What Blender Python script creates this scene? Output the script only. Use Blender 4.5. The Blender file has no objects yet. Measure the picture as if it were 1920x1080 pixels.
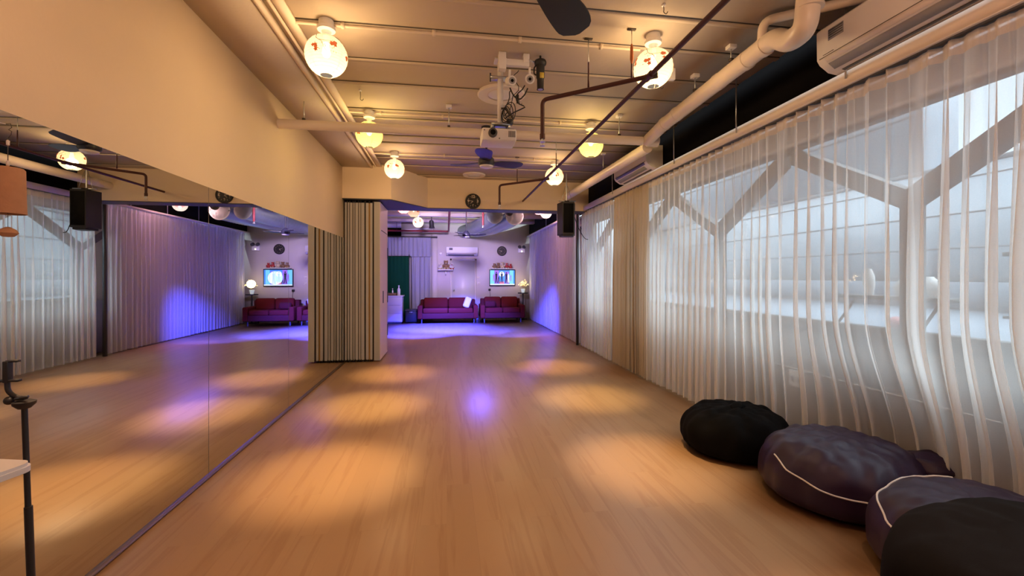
import bpy, bmesh, math, random
from mathutils import Vector, Matrix, noise
random.seed(7)
PI = math.pi
S = bpy.context.scene
COL = S.collection

# ------------------------------------------------------------------ camera
cam_d = bpy.data.cameras.new('camera')
cam = bpy.data.objects.new('camera', cam_d); COL.objects.link(cam); S.camera = cam
cam.location = (0, 0, 1.4)
cam.rotation_euler = (PI/2, 0, -math.atan(122/820))
cam_d.sensor_width = 36; cam_d.lens = 820/1920*36; cam_d.shift_y = -22/1920
cam_d.clip_start = 0.05; cam_d.clip_end = 200

# ------------------------------------------------------------------ view + world
S.view_settings.view_transform = 'Standard'; S.view_settings.look = 'None'
S.view_settings.gamma = 1; S.view_settings.use_curve_mapping = False
S.view_settings.exposure = 0.70
S.cycles.transparent_max_bounces = 24
S.cycles.max_bounces = 10; S.cycles.diffuse_bounces = 5; S.cycles.glossy_bounces = 5
S.cycles.sample_clamp_indirect = 6.0
W = bpy.data.worlds.new('sky'); S.world = W; W.use_nodes = True
wn = W.node_tree.nodes; wl = W.node_tree.links
bg = wn['Background']; bg.inputs['Color'].default_value = (0.66, 0.80, 0.92, 1)
bg.inputs['Strength'].default_value = 1.5
sun_d = bpy.data.lights.new('sky_daylight', 'SUN'); sun_d.energy = 4.2; sun_d.color = (.78, .90, 1); sun_d.angle = math.radians(50)
sun = bpy.data.objects.new('sky_daylight', sun_d); COL.objects.link(sun); sun.location = (8, 3, 8)
sun.rotation_euler = Vector((-.50, .10, -.86)).to_track_quat('-Z', 'Y').to_euler()

# light strengths (lamps are built with their fittings below)
WARM = (1.0, 0.65, 0.33)
LANTERN_W = 32.0
SPOT_W = 205.0
BLUE_W = 8500.0

# ------------------------------------------------------------------ materials
def rgba(c): return (c[0], c[1], c[2], 1)
def mat(name, col, rough=.6, metal=0, spec=.5, nscale=0, namt=.06, bump=0, bscale=60, sheen=0):
    m = bpy.data.materials.new(name); m.use_nodes = True
    nt = m.node_tree; N = nt.nodes; L = nt.links; b = N['Principled BSDF']
    b.inputs['Roughness'].default_value = rough; b.inputs['Metallic'].default_value = metal
    b.inputs['Specular IOR Level'].default_value = spec
    if sheen: b.inputs['Sheen Weight'].default_value = sheen
    tc = N.new('ShaderNodeTexCoord')
    n = N.new('ShaderNodeTexNoise'); n.inputs['Scale'].default_value = nscale or 3; n.inputs['Detail'].default_value = 4
    L.new(tc.outputs['Object'], n.inputs['Vector'])
    r = N.new('ShaderNodeMix'); r.data_type = 'RGBA'
    r.inputs[6].default_value = rgba([max(0, x*(1-namt)) for x in col])
    r.inputs[7].default_value = rgba([min(1, x*(1+namt)) for x in col])
    L.new(n.outputs['Fac'], r.inputs[0]); L.new(r.outputs[2], b.inputs['Base Color'])
    if bump:
        n2 = N.new('ShaderNodeTexNoise'); n2.inputs['Scale'].default_value = bscale; n2.inputs['Detail'].default_value = 5
        L.new(tc.outputs['Object'], n2.inputs['Vector'])
        bp = N.new('ShaderNodeBump'); bp.inputs['Strength'].default_value = bump; bp.inputs['Distance'].default_value = .01
        L.new(n2.outputs['Fac'], bp.inputs['Height']); L.new(bp.outputs['Normal'], b.inputs['Normal'])
    return m
def emit(name, col, s):
    m = bpy.data.materials.new(name); m.use_nodes = True
    N = m.node_tree.nodes; b = N['Principled BSDF']
    b.inputs['Base Color'].default_value = rgba([c*.5 for c in col]); b.inputs['Roughness'].default_value = .4
    b.inputs['Emission Color'].default_value = rgba(col); b.inputs['Emission Strength'].default_value = s
    return m

def floor_mat():
    m = bpy.data.materials.new('oak_laminate'); m.use_nodes = True
    nt = m.node_tree; N = nt.nodes; L = nt.links; b = N['Principled BSDF']
    tc = N.new('ShaderNodeTexCoord')
    mp = N.new('ShaderNodeMapping'); mp.inputs['Rotation'].default_value = (0, 0, PI/2)
    L.new(tc.outputs['Object'], mp.inputs['Vector'])
    br = N.new('ShaderNodeTexBrick'); br.offset = .37
    br.inputs['Scale'].default_value = 1; br.inputs['Brick Width'].default_value = 1.25; br.inputs['Row Height'].default_value = .16
    br.inputs['Mortar Size'].default_value = .0012; br.inputs['Mortar Smooth'].default_value = .3
    br.inputs['Color1'].default_value = (.70, .70, .70, 1); br.inputs['Color2'].default_value = (1, 1, 1, 1)
    br.inputs['Mortar'].default_value = (.5, .5, .5, 1); br.inputs['Bias'].default_value = 0
    L.new(mp.outputs[0], br.inputs['Vector'])
    # grain: stretched noise + warped rings
    mp2 = N.new('ShaderNodeMapping'); mp2.inputs['Scale'].default_value = (10, .55, 1)
    L.new(tc.outputs['Object'], mp2.inputs['Vector'])
    off = N.new('ShaderNodeVectorMath'); off.operation = 'MULTIPLY_ADD'
    off.inputs[1].default_value = (7, 13, 5)
    L.new(br.outputs['Color'], off.inputs[0]); L.new(mp2.outputs[0], off.inputs[2])
    n1 = N.new('ShaderNodeTexNoise'); n1.inputs['Scale'].default_value = 1.3; n1.inputs['Detail'].default_value = 6
    n1.inputs['Distortion'].default_value = .8
    L.new(off.outputs[0], n1.inputs['Vector'])
    mul = N.new('ShaderNodeMath'); mul.operation = 'MULTIPLY'; mul.inputs[1].default_value = 5
    L.new(n1.outputs['Fac'], mul.inputs[0])
    fr = N.new('ShaderNodeMath'); fr.operation = 'PINGPONG'; fr.inputs[1].default_value = 1
    L.new(mul.outputs[0], fr.inputs[0])
    cr = N.new('ShaderNodeValToRGB')
    cr.color_ramp.elements[0].color = (.475, .275, .135, 1); cr.color_ramp.elements[0].position = 0
    cr.color_ramp.elements[1].color = (.535, .325, .165, 1); cr.color_ramp.elements[1].position = .45
    L.new(fr.outputs[0], cr.inputs[0])
    mx = N.new('ShaderNodeMix'); mx.data_type = 'RGBA'; mx.blend_type = 'MULTIPLY'; mx.inputs[0].default_value = .18
    L.new(cr.outputs[0], mx.inputs[6]); L.new(br.outputs['Color'], mx.inputs[7])
    L.new(mx.outputs[2], b.inputs['Base Color'])
    b.inputs['Roughness'].default_value = .36
    b.inputs['Specular IOR Level'].default_value = .5
    bp = N.new('ShaderNodeBump'); bp.inputs['Strength'].default_value = .12; bp.inputs['Distance'].default_value = .002
    L.new(fr.outputs[0], bp.inputs['Height']); L.new(bp.outputs[0], b.inputs['Normal'])
    return m

def sheer_mat(name, col, t0, diff=.55, rough_scale=700):
    """woven voile: light passes between the threads, less of it at a slant"""
    m = bpy.data.materials.new(name); m.use_nodes = True
    nt = m.node_tree; N = nt.nodes; L = nt.links; N.remove(N['Principled BSDF'])
    out = N['Material Output']
    lw = N.new('ShaderNodeLayerWeight'); lw.inputs['Blend'].default_value = .5
    c = N.new('ShaderNodeMath'); c.operation = 'SUBTRACT'; c.inputs[0].default_value = 1; L.new(lw.outputs['Facing'], c.inputs[1])
    mx = N.new('ShaderNodeMath'); mx.operation = 'MAXIMUM'; mx.inputs[1].default_value = .12; L.new(c.outputs[0], mx.inputs[0])
    dv = N.new('ShaderNodeMath'); dv.operation = 'DIVIDE'; dv.inputs[0].default_value = 1; L.new(mx.outputs[0], dv.inputs[1])
    pw = N.new('ShaderNodeMath'); pw.operation = 'POWER'; pw.inputs[0].default_value = t0; L.new(dv.outputs[0], pw.inputs[1])
    tc = N.new('ShaderNodeTexCoord'); n = N.new('ShaderNodeTexNoise'); n.inputs['Scale'].default_value = 180
    L.new(tc.outputs['Object'], n.inputs['Vector'])
    cm = N.new('ShaderNodeMix'); cm.data_type = 'RGBA'
    cm.inputs[6].default_value = rgba([x*.93 for x in col]); cm.inputs[7].default_value = rgba([min(1, x*1.05) for x in col])
    L.new(n.outputs['Fac'], cm.inputs[0])
    d = N.new('ShaderNodeBsdfDiffuse'); t = N.new('ShaderNodeBsdfTranslucent'); tr = N.new('ShaderNodeBsdfTransparent')
    L.new(cm.outputs[2], d.inputs[0]); L.new(cm.outputs[2], t.inputs[0])
    a = N.new('ShaderNodeMixShader'); a.inputs[0].default_value = 1-diff
    L.new(d.outputs[0], a.inputs[1]); L.new(t.outputs[0], a.inputs[2])
    f = N.new('ShaderNodeMixShader'); L.new(pw.outputs[0], f.inputs[0]); L.new(a.outputs[0], f.inputs[1]); L.new(tr.outputs[0], f.inputs[2])
    L.new(f.outputs[0], out.inputs[0])
    return m

def paper_mat(name, col, e, t=.35, tl_=.07):
    """lit rice paper: glows, and lets part of the bulb's light straight through; wire ribs every 2 cm"""
    m = bpy.data.materials.new(name); m.use_nodes = True
    nt = m.node_tree; N = nt.nodes; L = nt.links; N.remove(N['Principled BSDF']); out = N['Material Output']
    tc = N.new('ShaderNodeTexCoord'); sp = N.new('ShaderNodeSeparateXYZ'); L.new(tc.outputs['Object'], sp.inputs[0])
    mu = N.new('ShaderNodeMath'); mu.operation = 'MULTIPLY'; mu.inputs[1].default_value = 56; L.new(sp.outputs['Z'], mu.inputs[0])
    fr = N.new('ShaderNodeMath'); fr.operation = 'FRACT'; L.new(mu.outputs[0], fr.inputs[0])
    lt = N.new('ShaderNodeMath'); lt.operation = 'LESS_THAN'; lt.inputs[1].default_value = .16; L.new(fr.outputs[0], lt.inputs[0])
    cm = N.new('ShaderNodeMix'); cm.data_type = 'RGBA'; cm.inputs[6].default_value = rgba(col); cm.inputs[7].default_value = rgba([c*.72 for c in col])
    L.new(lt.outputs[0], cm.inputs[0])
    em = N.new('ShaderNodeEmission'); em.inputs['Strength'].default_value = e; L.new(cm.outputs[2], em.inputs[0])
    tl = N.new('ShaderNodeBsdfTranslucent'); tm = N.new('ShaderNodeMix'); tm.data_type = 'RGBA'; tm.blend_type = 'MULTIPLY'; tm.inputs[0].default_value = 1
    L.new(cm.outputs[2], tm.inputs[6]); tm.inputs[7].default_value = (tl_, tl_, tl_, 1); L.new(tm.outputs[2], tl.inputs[0])
    ad = N.new('ShaderNodeAddShader'); L.new(em.outputs[0], ad.inputs[0]); L.new(tl.outputs[0], ad.inputs[1])
    tr = N.new('ShaderNodeBsdfTransparent')
    f = N.new('ShaderNodeMixShader'); f.inputs[0].default_value = t; L.new(ad.outputs[0], f.inputs[1]); L.new(tr.outputs[0], f.inputs[2])
    L.new(f.outputs[0], out.inputs[0])
    return m

def glass_mat():
    m = bpy.data.materials.new('window_glass'); m.use_nodes = True
    nt = m.node_tree; N = nt.nodes; L = nt.links; N.remove(N['Principled BSDF']); out = N['Material Output']
    tr = N.new('ShaderNodeBsdfTransparent'); tr.inputs[0].default_value = (.93, .96, .97, 1)
    gl = N.new('ShaderNodeBsdfGlossy'); gl.inputs['Roughness'].default_value = .02
    f = N.new('ShaderNodeMixShader'); f.inputs[0].default_value = .05
    L.new(tr.outputs[0], f.inputs[1]); L.new(gl.outputs[0], f.inputs[2]); L.new(f.outputs[0], out.inputs[0])
    return m

M = dict(
 floor=floor_mat(),
 wall=mat('cream_plaster', (.84, .68, .47), .75, bump=.12, bscale=45, namt=.03),
 ceil=mat('ceiling_paint', (.56, .47, .35), .8, bump=.15, bscale=30, namt=.05, nscale=1.5),
 ceilb=mat('beam_paint', (.78, .66, .49), .7, namt=.04),
 farwall=mat('far_wall_paint', (.74, .68, .66), .75, namt=.04),
 mirror=mat('mirror_silver', (.74, .75, .74), .0, 1.0, namt=0),
 mirror_edge=mat('mirror_edge', (.10, .12, .11), .3, 0),
 trim_wood=mat('mirror_channel', (.16, .10, .06), .45),
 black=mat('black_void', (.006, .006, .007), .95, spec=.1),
 blackpl=mat('black_plastic', (.012, .012, .014), .5),
 blackfab=mat('black_cotton', (.0045, .0042, .0045), .85, spec=.06, bump=.1, bscale=300),
 purple=mat('purple_nylon', (.026, .012, .038), .42, spec=.35, bump=.08, bscale=220),
 piping=mat('white_piping', (.78, .74, .70), .6),
 pelmet=mat('white_pelmet', (.78, .70, .62), .5, namt=.03),
 pipe=mat('painted_pipe', (.76, .66, .54), .38, spec=.5, namt=.05, bump=.05, bscale=20),
 redpipe=mat('dark_red_paint', (.060, .012, .010), .5, namt=.15),
 redpipe2=mat('red_paint', (.24, .018, .02), .45, namt=.1),
 orange=mat('orange_tape', (.45, .13, .03), .6),
 white=mat('white_plastic', (.80, .78, .75), .4, namt=.02),
 white2=mat('white_laminate', (.74, .72, .74), .35, namt=.02),
 grey=mat('grey_plastic', (.30, .30, .31), .5),
 dgrey=mat('dark_grey', (.06, .06, .065), .5),
 steel=mat('galvanised_steel', (.55, .58, .58), .35, .9, namt=.1, nscale=8),
 duct=mat('duct_foil', (.40, .50, .47), .35, .7, namt=.15, nscale=10),
 sofa=mat('maroon_fabric', (.12, .012, .008), .9, spec=.1, bump=.15, bscale=250),
 sofa2=mat('dark_maroon_fabric', (.08, .008, .006), .85, spec=.2, bump=.15, bscale=250),
 green=mat('green_cloth', (.004, .055, .025), .85, spec=.1, namt=.12),
 panel=mat('partition_cream', (.47, .45, .42), .5, namt=.03),
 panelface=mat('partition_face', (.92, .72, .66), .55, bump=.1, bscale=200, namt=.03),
 mustard=mat('mustard_seal', (.36, .20, .05), .6),
 darkseal=mat('dark_seal', (.02, .018, .018), .6),
 brownseal=mat('brown_seal', (.07, .055, .04), .6),
 clay=mat('terracotta', (.50, .25, .13), .8, namt=.15, nscale=30, bump=.2, bscale=80),
 navy=mat('fan_navy', (.022, .022, .045), .4),
 concrete=mat('grey_concrete', (.42, .37, .33), .9, namt=.12, nscale=2, bump=.2),
 concrete2=mat('pale_concrete', (.44, .49, .53), .9, namt=.1, nscale=1.2),
 upper=mat('pale_cladding', (.66, .71, .76), .8, namt=.05),
 dkconcrete=mat('dark_render', (.25, .26, .27), .9, namt=.12, nscale=2),
 terrace=mat('pale_terrace', (.24, .275, .32), .8, namt=.08, nscale=3),
 frame=mat('window_steel', (.075, .068, .062), .5, namt=.05),
 glass=glass_mat(),
 sheer=sheer_mat('sheer_voile', (.96, .94, .91), .50),
 sheer_far=sheer_mat('white_voile', (.88, .86, .86), .42, .7),
 heading=sheer_mat('curtain_heading', (.80, .70, .60), .22, .7),
 beige=sheer_mat('beige_drape', (.58, .49, .38), .02, .8),
 greysheer=sheer_mat('grey_drape', (.42, .42, .50), .05, .85),
 paper=paper_mat('rice_paper', (1, .86, .64), .16, .20),
 paper_y=paper_mat('yellow_paper', (1, .78, .28), .24, .20),
 paper_p=paper_mat('pink_paper', (1, .40, .40), .40, .20),
 paper_w=paper_mat('white_paper', (1, .94, .80), .50, .20),
 blossom=emit('orange_blossom_ink', (.9, .16, .04), .35),
 ink=mat('branch_ink', (.10, .05, .03), .8),
 bulb=emit('bulb', (1, .88, .62), 2.5),
 led=emit('warm_led', (1, .75, .30), 1.6),
 screen_b=emit('screen_blue', (.05, .22, .75), 0.72), screen_c=emit('screen_cyan', (.16, .55, .85), 0.72),
 screen_w=emit('screen_white', (.70, .80, .95), 0.66), screen_p=emit('screen_violet', (.30, .14, .70), 0.66),
 screen_k=mat('screen_dark', (.01, .01, .03), .3), screen_r=emit('screen_rose', (.6, .18, .3), 0.55),
 fanlight=mat('fan_diffuser', (.75, .72, .74), .3),
 brownfur=mat('brown_plush', (.30, .18, .10), .95, namt=.2, nscale=40),
 creamfur=mat('cream_plush', (.70, .58, .38), .95), redfur=mat('red_plush', (.50, .06, .05), .9),
 whitefur=mat('white_plush', (.75, .72, .70), .95),
 leaf=mat('leaf', (.05, .12, .04), .6),
 yellow=mat('yellow_label', (.65, .50, .08), .5),
 glasspot=emit('lit_pot', (.75, .85, .80), .3),
 cable=mat('black_cable', (.015, .013, .012), .5),
 clockface=mat('clock_black', (.012, .011, .010), .4), clockink=mat('clock_cream', (.62, .52, .38), .6),
 bluestrip=mat('blue_reflection_paint', (.15, .15, .45), .4),  # reflected bluish light painted as colour on one unit's flap trim
 pinkball=mat('pink_ball', (.60, .20, .20), .5),
)

# ------------------------------------------------------------------ mesh helpers
class MB:
    def __init__(s): s.v = []; s.f = []; s.mi = []; s.cur = 0; s.mats = []
    def use(s, m):
        if m not in s.mats: s.mats.append(m)
        s.cur = s.mats.index(m); return s
    def add(s, vs, fs):
        o = len(s.v); s.v += [tuple(v) for v in vs]
        for f in fs: s.f.append([i+o for i in f]); s.mi.append(s.cur)
        return s
    def box(s, x0, x1, y0, y1, z0, z1, ch=0):
        if ch:
            # chamfered box
            bm = bmesh.new(); bmesh.ops.create_cube(bm, size=1)
            for v in bm.verts: v.co = Vector(((x0+x1)/2+v.co.x*(x1-x0), (y0+y1)/2+v.co.y*(y1-y0), (z0+z1)/2+v.co.z*(z1-z0)))
            bmesh.ops.bevel(bm, geom=bm.edges[:], offset=ch, segments=3, affect='EDGES', profile=.5)
            bm.verts.index_update()
            s.add([v.co[:] for v in bm.verts], [[v.index for v in f.verts] for f in bm.faces]); bm.free(); return s
        v = [(x0,y0,z0),(x1,y0,z0),(x1,y1,z0),(x0,y1,z0),(x0,y0,z1),(x1,y0,z1),(x1,y1,z1),(x0,y1,z1)]
        return s.add(v, [[0,3,2,1],[4,5,6,7],[0,1,5,4],[1,2,6,5],[2,3,7,6],[3,0,4,7]])
    def lathe(s, prof, c=(0,0,0), n=32, axis='Z', caps=True):
        vs = []; fs = []
        for (r, z) in prof:
            for k in range(n):
                a = 2*PI*k/n; p = (r*math.cos(a), r*math.sin(a), z)
                if axis == 'X': p = (p[2], p[0], p[1])
                if axis == 'Y': p = (p[0], p[2], -p[1])
                vs.append((p[0]+c[0], p[1]+c[1], p[2]+c[2]))
        for i in range(len(prof)-1):
            for k in range(n):
                k2 = (k+1) % n; fs.append([i*n+k, i*n+k2, (i+1)*n+k2, (i+1)*n+k])
        if caps and prof[0][0] > 1e-6: fs.append([k for k in range(n)][::-1])
        if caps and prof[-1][0] > 1e-6: fs.append([(len(prof)-1)*n+k for k in range(n)])
        return s.add(vs, fs)
    def tube(s, pts, r, n=12, caps=True):
        pts = [Vector(p) for p in pts]; m = len(pts)
        rs = r if isinstance(r, (list, tuple)) else [r]*m
        tan = []
        for i in range(m):
            a = pts[max(i-1, 0)]; b = pts[min(i+1, m-1)]; t = (b-a)
            tan.append(t.normalized() if t.length > 1e-9 else Vector((0,0,1)))
        up = Vector((0,0,1)) if abs(tan[0].z) < .9 else Vector((1,0,0))
        u = tan[0].cross(up).normalized(); vs = []
        for i in range(m):
            u = (u - tan[i]*u.dot(tan[i])).normalized(); w = tan[i].cross(u)
            for k in range(n):
                a = 2*PI*k/n; vs.append(pts[i] + (u*math.cos(a)+w*math.sin(a))*rs[i])
        fs = []
        for i in range(m-1):
            for k in range(n):
                k2 = (k+1) % n; fs.append([i*n+k, i*n+k2, (i+1)*n+k2, (i+1)*n+k])
        if caps: fs.append([k for k in range(n)][::-1]); fs.append([(m-1)*n+k for k in range(n)])
        return s.add(vs, fs)
    def prism(s, poly, z0, z1, axis='Z'):
        n = len(poly)
        def P(a, b, z):
            return {'Z': (a, b, z), 'Y': (a, z, b), 'X': (z, a, b)}[axis]
        vs = [P(a, b, z0) for a, b in poly] + [P(a, b, z1) for a, b in poly]
        fs = [list(range(n))[::-1], [n+i for i in range(n)]] + [[i, (i+1) % n, n+(i+1) % n, n+i] for i in range(n)]
        return s.add(vs, fs)
    def ball(s, c, r, n=16, sc=(1,1,1)):
        prof = [(math.sin(PI*i/(n//2+2)), -math.cos(PI*i/(n//2+2))) for i in range(n//2+3)]
        vs = []; fs = []; k_ = n
        for (a, z) in prof:
            for k in range(k_):
                t = 2*PI*k/k_; vs.append((c[0]+a*math.cos(t)*r*sc[0], c[1]+a*math.sin(t)*r*sc[1], c[2]+z*r*sc[2]))
        for i in range(len(prof)-1):
            for k in range(k_):
                k2 = (k+1) % k_; fs.append([i*k_+k, i*k_+k2, (i+1)*k_+k2, (i+1)*k_+k])
        return s.add(vs, fs)
    def build(s, name, m=None, parent=None, loc=(0,0,0), smooth=True, angle=40):
        me = bpy.data.meshes.new(name); me.from_pydata(s.v, [], s.f)
        if not s.mats: s.mats = [m]
        for k in s.mats: me.materials.append(M[k] if isinstance(k, str) else k)
        for p, i in zip(me.polygons, s.mi): p.material_index = i
        bm = bmesh.new(); bm.from_mesh(me); bmesh.ops.remove_doubles(bm, verts=bm.verts, dist=1e-6)
        bmesh.ops.recalc_face_normals(bm, faces=bm.faces)
        for e in bm.edges:
            if len(e.link_faces) > 2 or (len(e.link_faces) == 2 and e.calc_face_angle(0) > math.radians(angle)): e.smooth = False
        bm.to_mesh(me); bm.free()
        if smooth:
            for p in me.polygons: p.use_smooth = True
        o = bpy.data.objects.new(name, me); COL.objects.link(o); o.location = loc
        if parent: o.parent = parent
        return o

def mb(m=None):
    b = MB()
    if m: b.use(m)
    return b
def tag(o, label, cat, group=None, kind=None):
    o['label'] = label; o['category'] = cat
    if group: o['group'] = group
    if kind: o['kind'] = kind
    return o
def struct(o): o['kind'] = 'structure'; return o
def thing(name, label, cat, loc=(0,0,0), rz=0, group=None):
    o = bpy.data.objects.new(name, None); COL.objects.link(o); o.location = loc; o.rotation_euler = (0,0,rz)
    o.empty_display_size = .1
    return tag(o, label, cat, group)
def copy_tree(o, parent=None):
    c = o.copy(); COL.objects.link(c); c.parent = parent
    for ch in list(o.children): copy_tree(ch, c)
    return c
def dup(o, loc, rz, label, group=None):
    c = copy_tree(o); c.location = loc; c.rotation_euler = (0,0,rz); c['label'] = label
    if group: c['group'] = group
    return c
def light(name, typ, loc, energy, col, parent=None, size=.05, target=None, cone=60, blend=.6):
    d = bpy.data.lights.new(name, typ); d.energy = energy; d.color = col; d.shadow_soft_size = size
    o = bpy.data.objects.new(name, d); COL.objects.link(o); o.location = loc
    if typ == 'SPOT': d.spot_size = math.radians(cone); d.spot_blend = blend
    if target: o.rotation_euler = (Vector(target)-Vector(loc)).to_track_quat('-Z', 'Y').to_euler()
    if parent: o.parent = parent
    return o
def text_mesh(name, s, size, m, parent, loc, rot, depth=.001, bold=0):
    c = bpy.data.curves.new(name, 'FONT'); c.body = s; c.size = size; c.extrude = depth; c.align_x = 'CENTER'; c.align_y = 'CENTER'; c.offset = bold
    t = bpy.data.objects.new(name, c); COL.objects.link(t)
    dg = bpy.context.evaluated_depsgraph_get(); me = bpy.data.meshes.new_from_object(t.evaluated_get(dg))
    bpy.data.objects.remove(t); me.materials.clear(); me.materials.append(M[m])
    o = bpy.data.objects.new(name, me); COL.objects.link(o); o.location = loc; o.rotation_euler = rot; o.parent = parent
    return o
def arc(c, r, a0, a1, n, f):
    return [f(c[0]+r*math.cos(a0+(a1-a0)*i/n), c[1]+r*math.sin(a0+(a1-a0)*i/n)) for i in range(n+1)]
def bend(pts, r=.06, n=6):
    """round the inner corners of a polyline"""
    P = [Vector(p) for p in pts]; out = [P[0]]
    for i in range(1, len(P)-1):
        a = (P[i-1]-P[i]); b = (P[i+1]-P[i]); d = min(r, a.length*.45, b.length*.45)
        p0 = P[i]+a.normalized()*d; p1 = P[i]+b.normalized()*d
        for k in range(n+1):
            t = k/n; out.append(p0*(1-t)**2 + P[i]*2*t*(1-t) + p1*t*t)
    out.append(P[-1]); return out

# ================================================================== THE SETTING
XL, XR, XG = -1.66, 2.90, 3.02       # mirror wall, inner face of right upper wall, window plane
CH = 3.2                              # ceiling height
YB, YF = -2.6, 14.3                   # wall behind the camera, far wall
struct(mb('floor').box(-3.4, 3.2, YB-.1, YF+.2, -.1, 0).build('floor'))
# ceiling: panels, joints between them, side soffit
b = mb('ceil').box(XL-.2, 3.2, YB-.1, 8.5, CH, CH+.12)
struct(b.build('ceiling'))
struct(mb('ceilb').box(-3.4, 3.2, 8.5, YF+.2, CH, CH+.12).build('ceiling_far'))
b = mb('ceil').box(XL, -1.22, YB, 7.33, CH-.045, CH+.002)
b.use('ceilb').box(-1.22, -1.19, YB, 7.33, CH-.055, CH+.002)
struct(b.build('trim_1'))
b = mb('ceilb').box(-1.115, -1.045, YB, 7.33, CH-.03, CH+.002)
struct(b.build('trim_2'))
for i, y in enumerate([-1.4, -.3, .7, 1.7, 2.85, 3.25, 3.76, 4.22, 4.87, 5.13, 5.75, 6.05, 6.8, 7.25, 7.9]):
    b = mb('ceil').box(-1.045, 2.9, y-.012, y+.03, CH-.012, CH+.001)
    b.use('brownseal').box(-1.045, 2.9, y-.022, y-.014, CH-.004, CH+.001)
    struct(b.build('trim_%d' % (i+3)))
# far-room downstand beams
for i, y in enumerate([9.6, 10.9, 12.2, 13.5]):
    struct(mb('ceilb').box(-3.2, 3.0, y-.12, y+.12, CH-.16, CH+.001).build('trim_%d' % (i+20)))
# mirror wall and behind the camera
struct(mb('wall').box(XL-.2, XL, YB, 8.5, 0, CH).build('wall_left'))
struct(mb('wall').box(XL-.2, 3.2, YB-.12, YB, 0, CH).build('wall_behind'))
struct(mb('farwall').box(-3.5, -3.3, 8.3, YF+.2, 0, CH).build('wall_far_left'))
struct(mb('farwall').box(-3.5, XL-.19, 8.3, 8.5, 0, CH).build('wall_far_left_return'))
# header wall over the folding partition's track (jogs forward at the left)
b = mb('wall').prism([(XL, 7.33), (-.90, 7.33), (-.35, 8.14), (XR+.1, 8.14), (XR+.1, 8.5), (XL, 8.5)], 2.655, CH)
b.use('dgrey').prism([(XL, 7.335), (-.905, 7.335), (-.355, 8.145), (XR+.1, 8.145), (XR+.1, 8.5), (XL, 8.5)], 2.643, 2.655)
struct(b.build('wall_header', smooth=False))
# far wall with the recess at the left
b = mb('farwall')
b.box(-1.86+.42, 3.2, YF, YF+.2, 0, CH)               # plain part (right of the pier)
struct(b.build('wall_back'))
b = mb('farwall').box(-3.5, -1.44, YF, YF+.2, 2.95, CH); b.box(-3.5, -3.2, YF, YF+.2, 0, 2.95)
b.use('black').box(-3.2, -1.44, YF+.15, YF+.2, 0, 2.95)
struct(b.build('wall_back_recess'))
# right side: black plenum band, header over windows, parapet under them
struct(mb('black').box(2.705, 2.90, YB, YF, 2.735, CH).build('wall_right_upper'))
struct(mb('concrete').box(XG-.12, XG+.08, YB, YF, 2.53, 2.72).build('wall_right'))
struct(mb('dkconcrete').box(XG-.02, XG+.12, YB, YF, 0, .96).build('wall_right_parapet'))
struct(mb('dgrey').box(XG-.05, XG+.16, YB, 8.9, .96, 1.0).build('window_sill'))
struct(mb('concrete').box(XG-.02, XG+.12, 8.9, YF, .96, 2.53).build('wall_right_far'))
# windows: steel frames with a V brace between mullions every 2.05 m
k = 0
y0 = 2.46 - 2.05*2.5
i = 0
while y0 + 2.05*i < 8.6:
    ya = y0 + 2.05*i; yb = min(ya + 2.05, 8.9); yn = ya + 2.05/2; i += 1
    ya = max(ya, YB)
    w = mb('glass').box(XG+.015, XG+.021, ya, yb, 1.0, 2.52)
    g = w.build('window_%d' % i); struct(g)
    f = mb('frame')
    f.box(XG-.03, XG+.05, ya, yb, 1.0, 1.04); f.box(XG-.03, XG+.05, ya, yb, 2.50, 2.54)
    if yn > YB+.3 and yn < YF-.3:
        f.box(XG-.035, XG+.06, yn-.045, yn+.045, 1.0, 1.96)
        for sgn in (1, -1):
            ye = yn + sgn*.98
            if YB < ye < YF:
                p = [(yn, 1.83), (yn, 1.97), (ye, 2.52), (ye, 2.38)]
                f.prism(p if sgn > 0 else p[::-1], XG-.04, XG+.05, 'X')
    fo = f.build('window_frame', parent=g, smooth=False)
# mirror channel at the floor, skirting of header etc.
struct(mb('trim_wood').box(XL, -1.625, YB, 7.38, 0, .012).build('baseboard_left'))
struct(mb('pelmet').box(2.76, 2.80, YB, 8.55, 0, .02).build('baseboard_right'))

# outside: terrace, low wall, neighbouring building, railing bars
struct(mb('terrace').box(3.2, 12.0, -6, 26, .55, .70).build('ground_terrace'))
b = mb('terrace').box(10.6, 10.8, -6, 26, .70, 1.28)
tag(b.build('parapet_wall'), 'pale low wall at the far side of the terrace outside the windows', 'wall')
b = mb('concrete2').box(11.0, 12.0, -6, 26, .7, 3.85)
b.use('dkconcrete')
for z in (2.0, 2.75, 3.5): b.box(10.99, 11.001, -6, 26, z, z+.03)
b.box(10.96, 11.0, -6, 26, 3.75, 3.85)
nb = tag(b.build('neighbouring_building'), 'grey concrete building with horizontal joints seen through the sheer curtains', 'building')
b = mb('upper').box(11.0, 12.0, 8.7, 26, 3.86, 7.5); b.use('dkconcrete').box(10.98, 11.0, 8.7, 26, 5.2, 5.23)
b.use('terrace').box(10.99, 11.0, 8.7, 8.95, 3.86, 7.5)
u_ = b.build('upper_storey', parent=nb); u_['label'] = 'pale upper storey'
r = thing('railing', 'thin dark vertical railing bars on the terrace beyond the near window', 'railing', (3.9, 0, .7))
for j in range(9):
    mb('frame').tube([(0, 1.2+j*.16, 0), (0, 1.2+j*.16, .85)], .009, 8).build('bar', parent=r)
mb('frame').box(-.012, .012, 1.15, 2.55, .40, .42).build('rail', parent=r)
mb('frame').box(-.015, .015, 1.15, 2.55, .84, .87).build('rail', parent=r)
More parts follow.
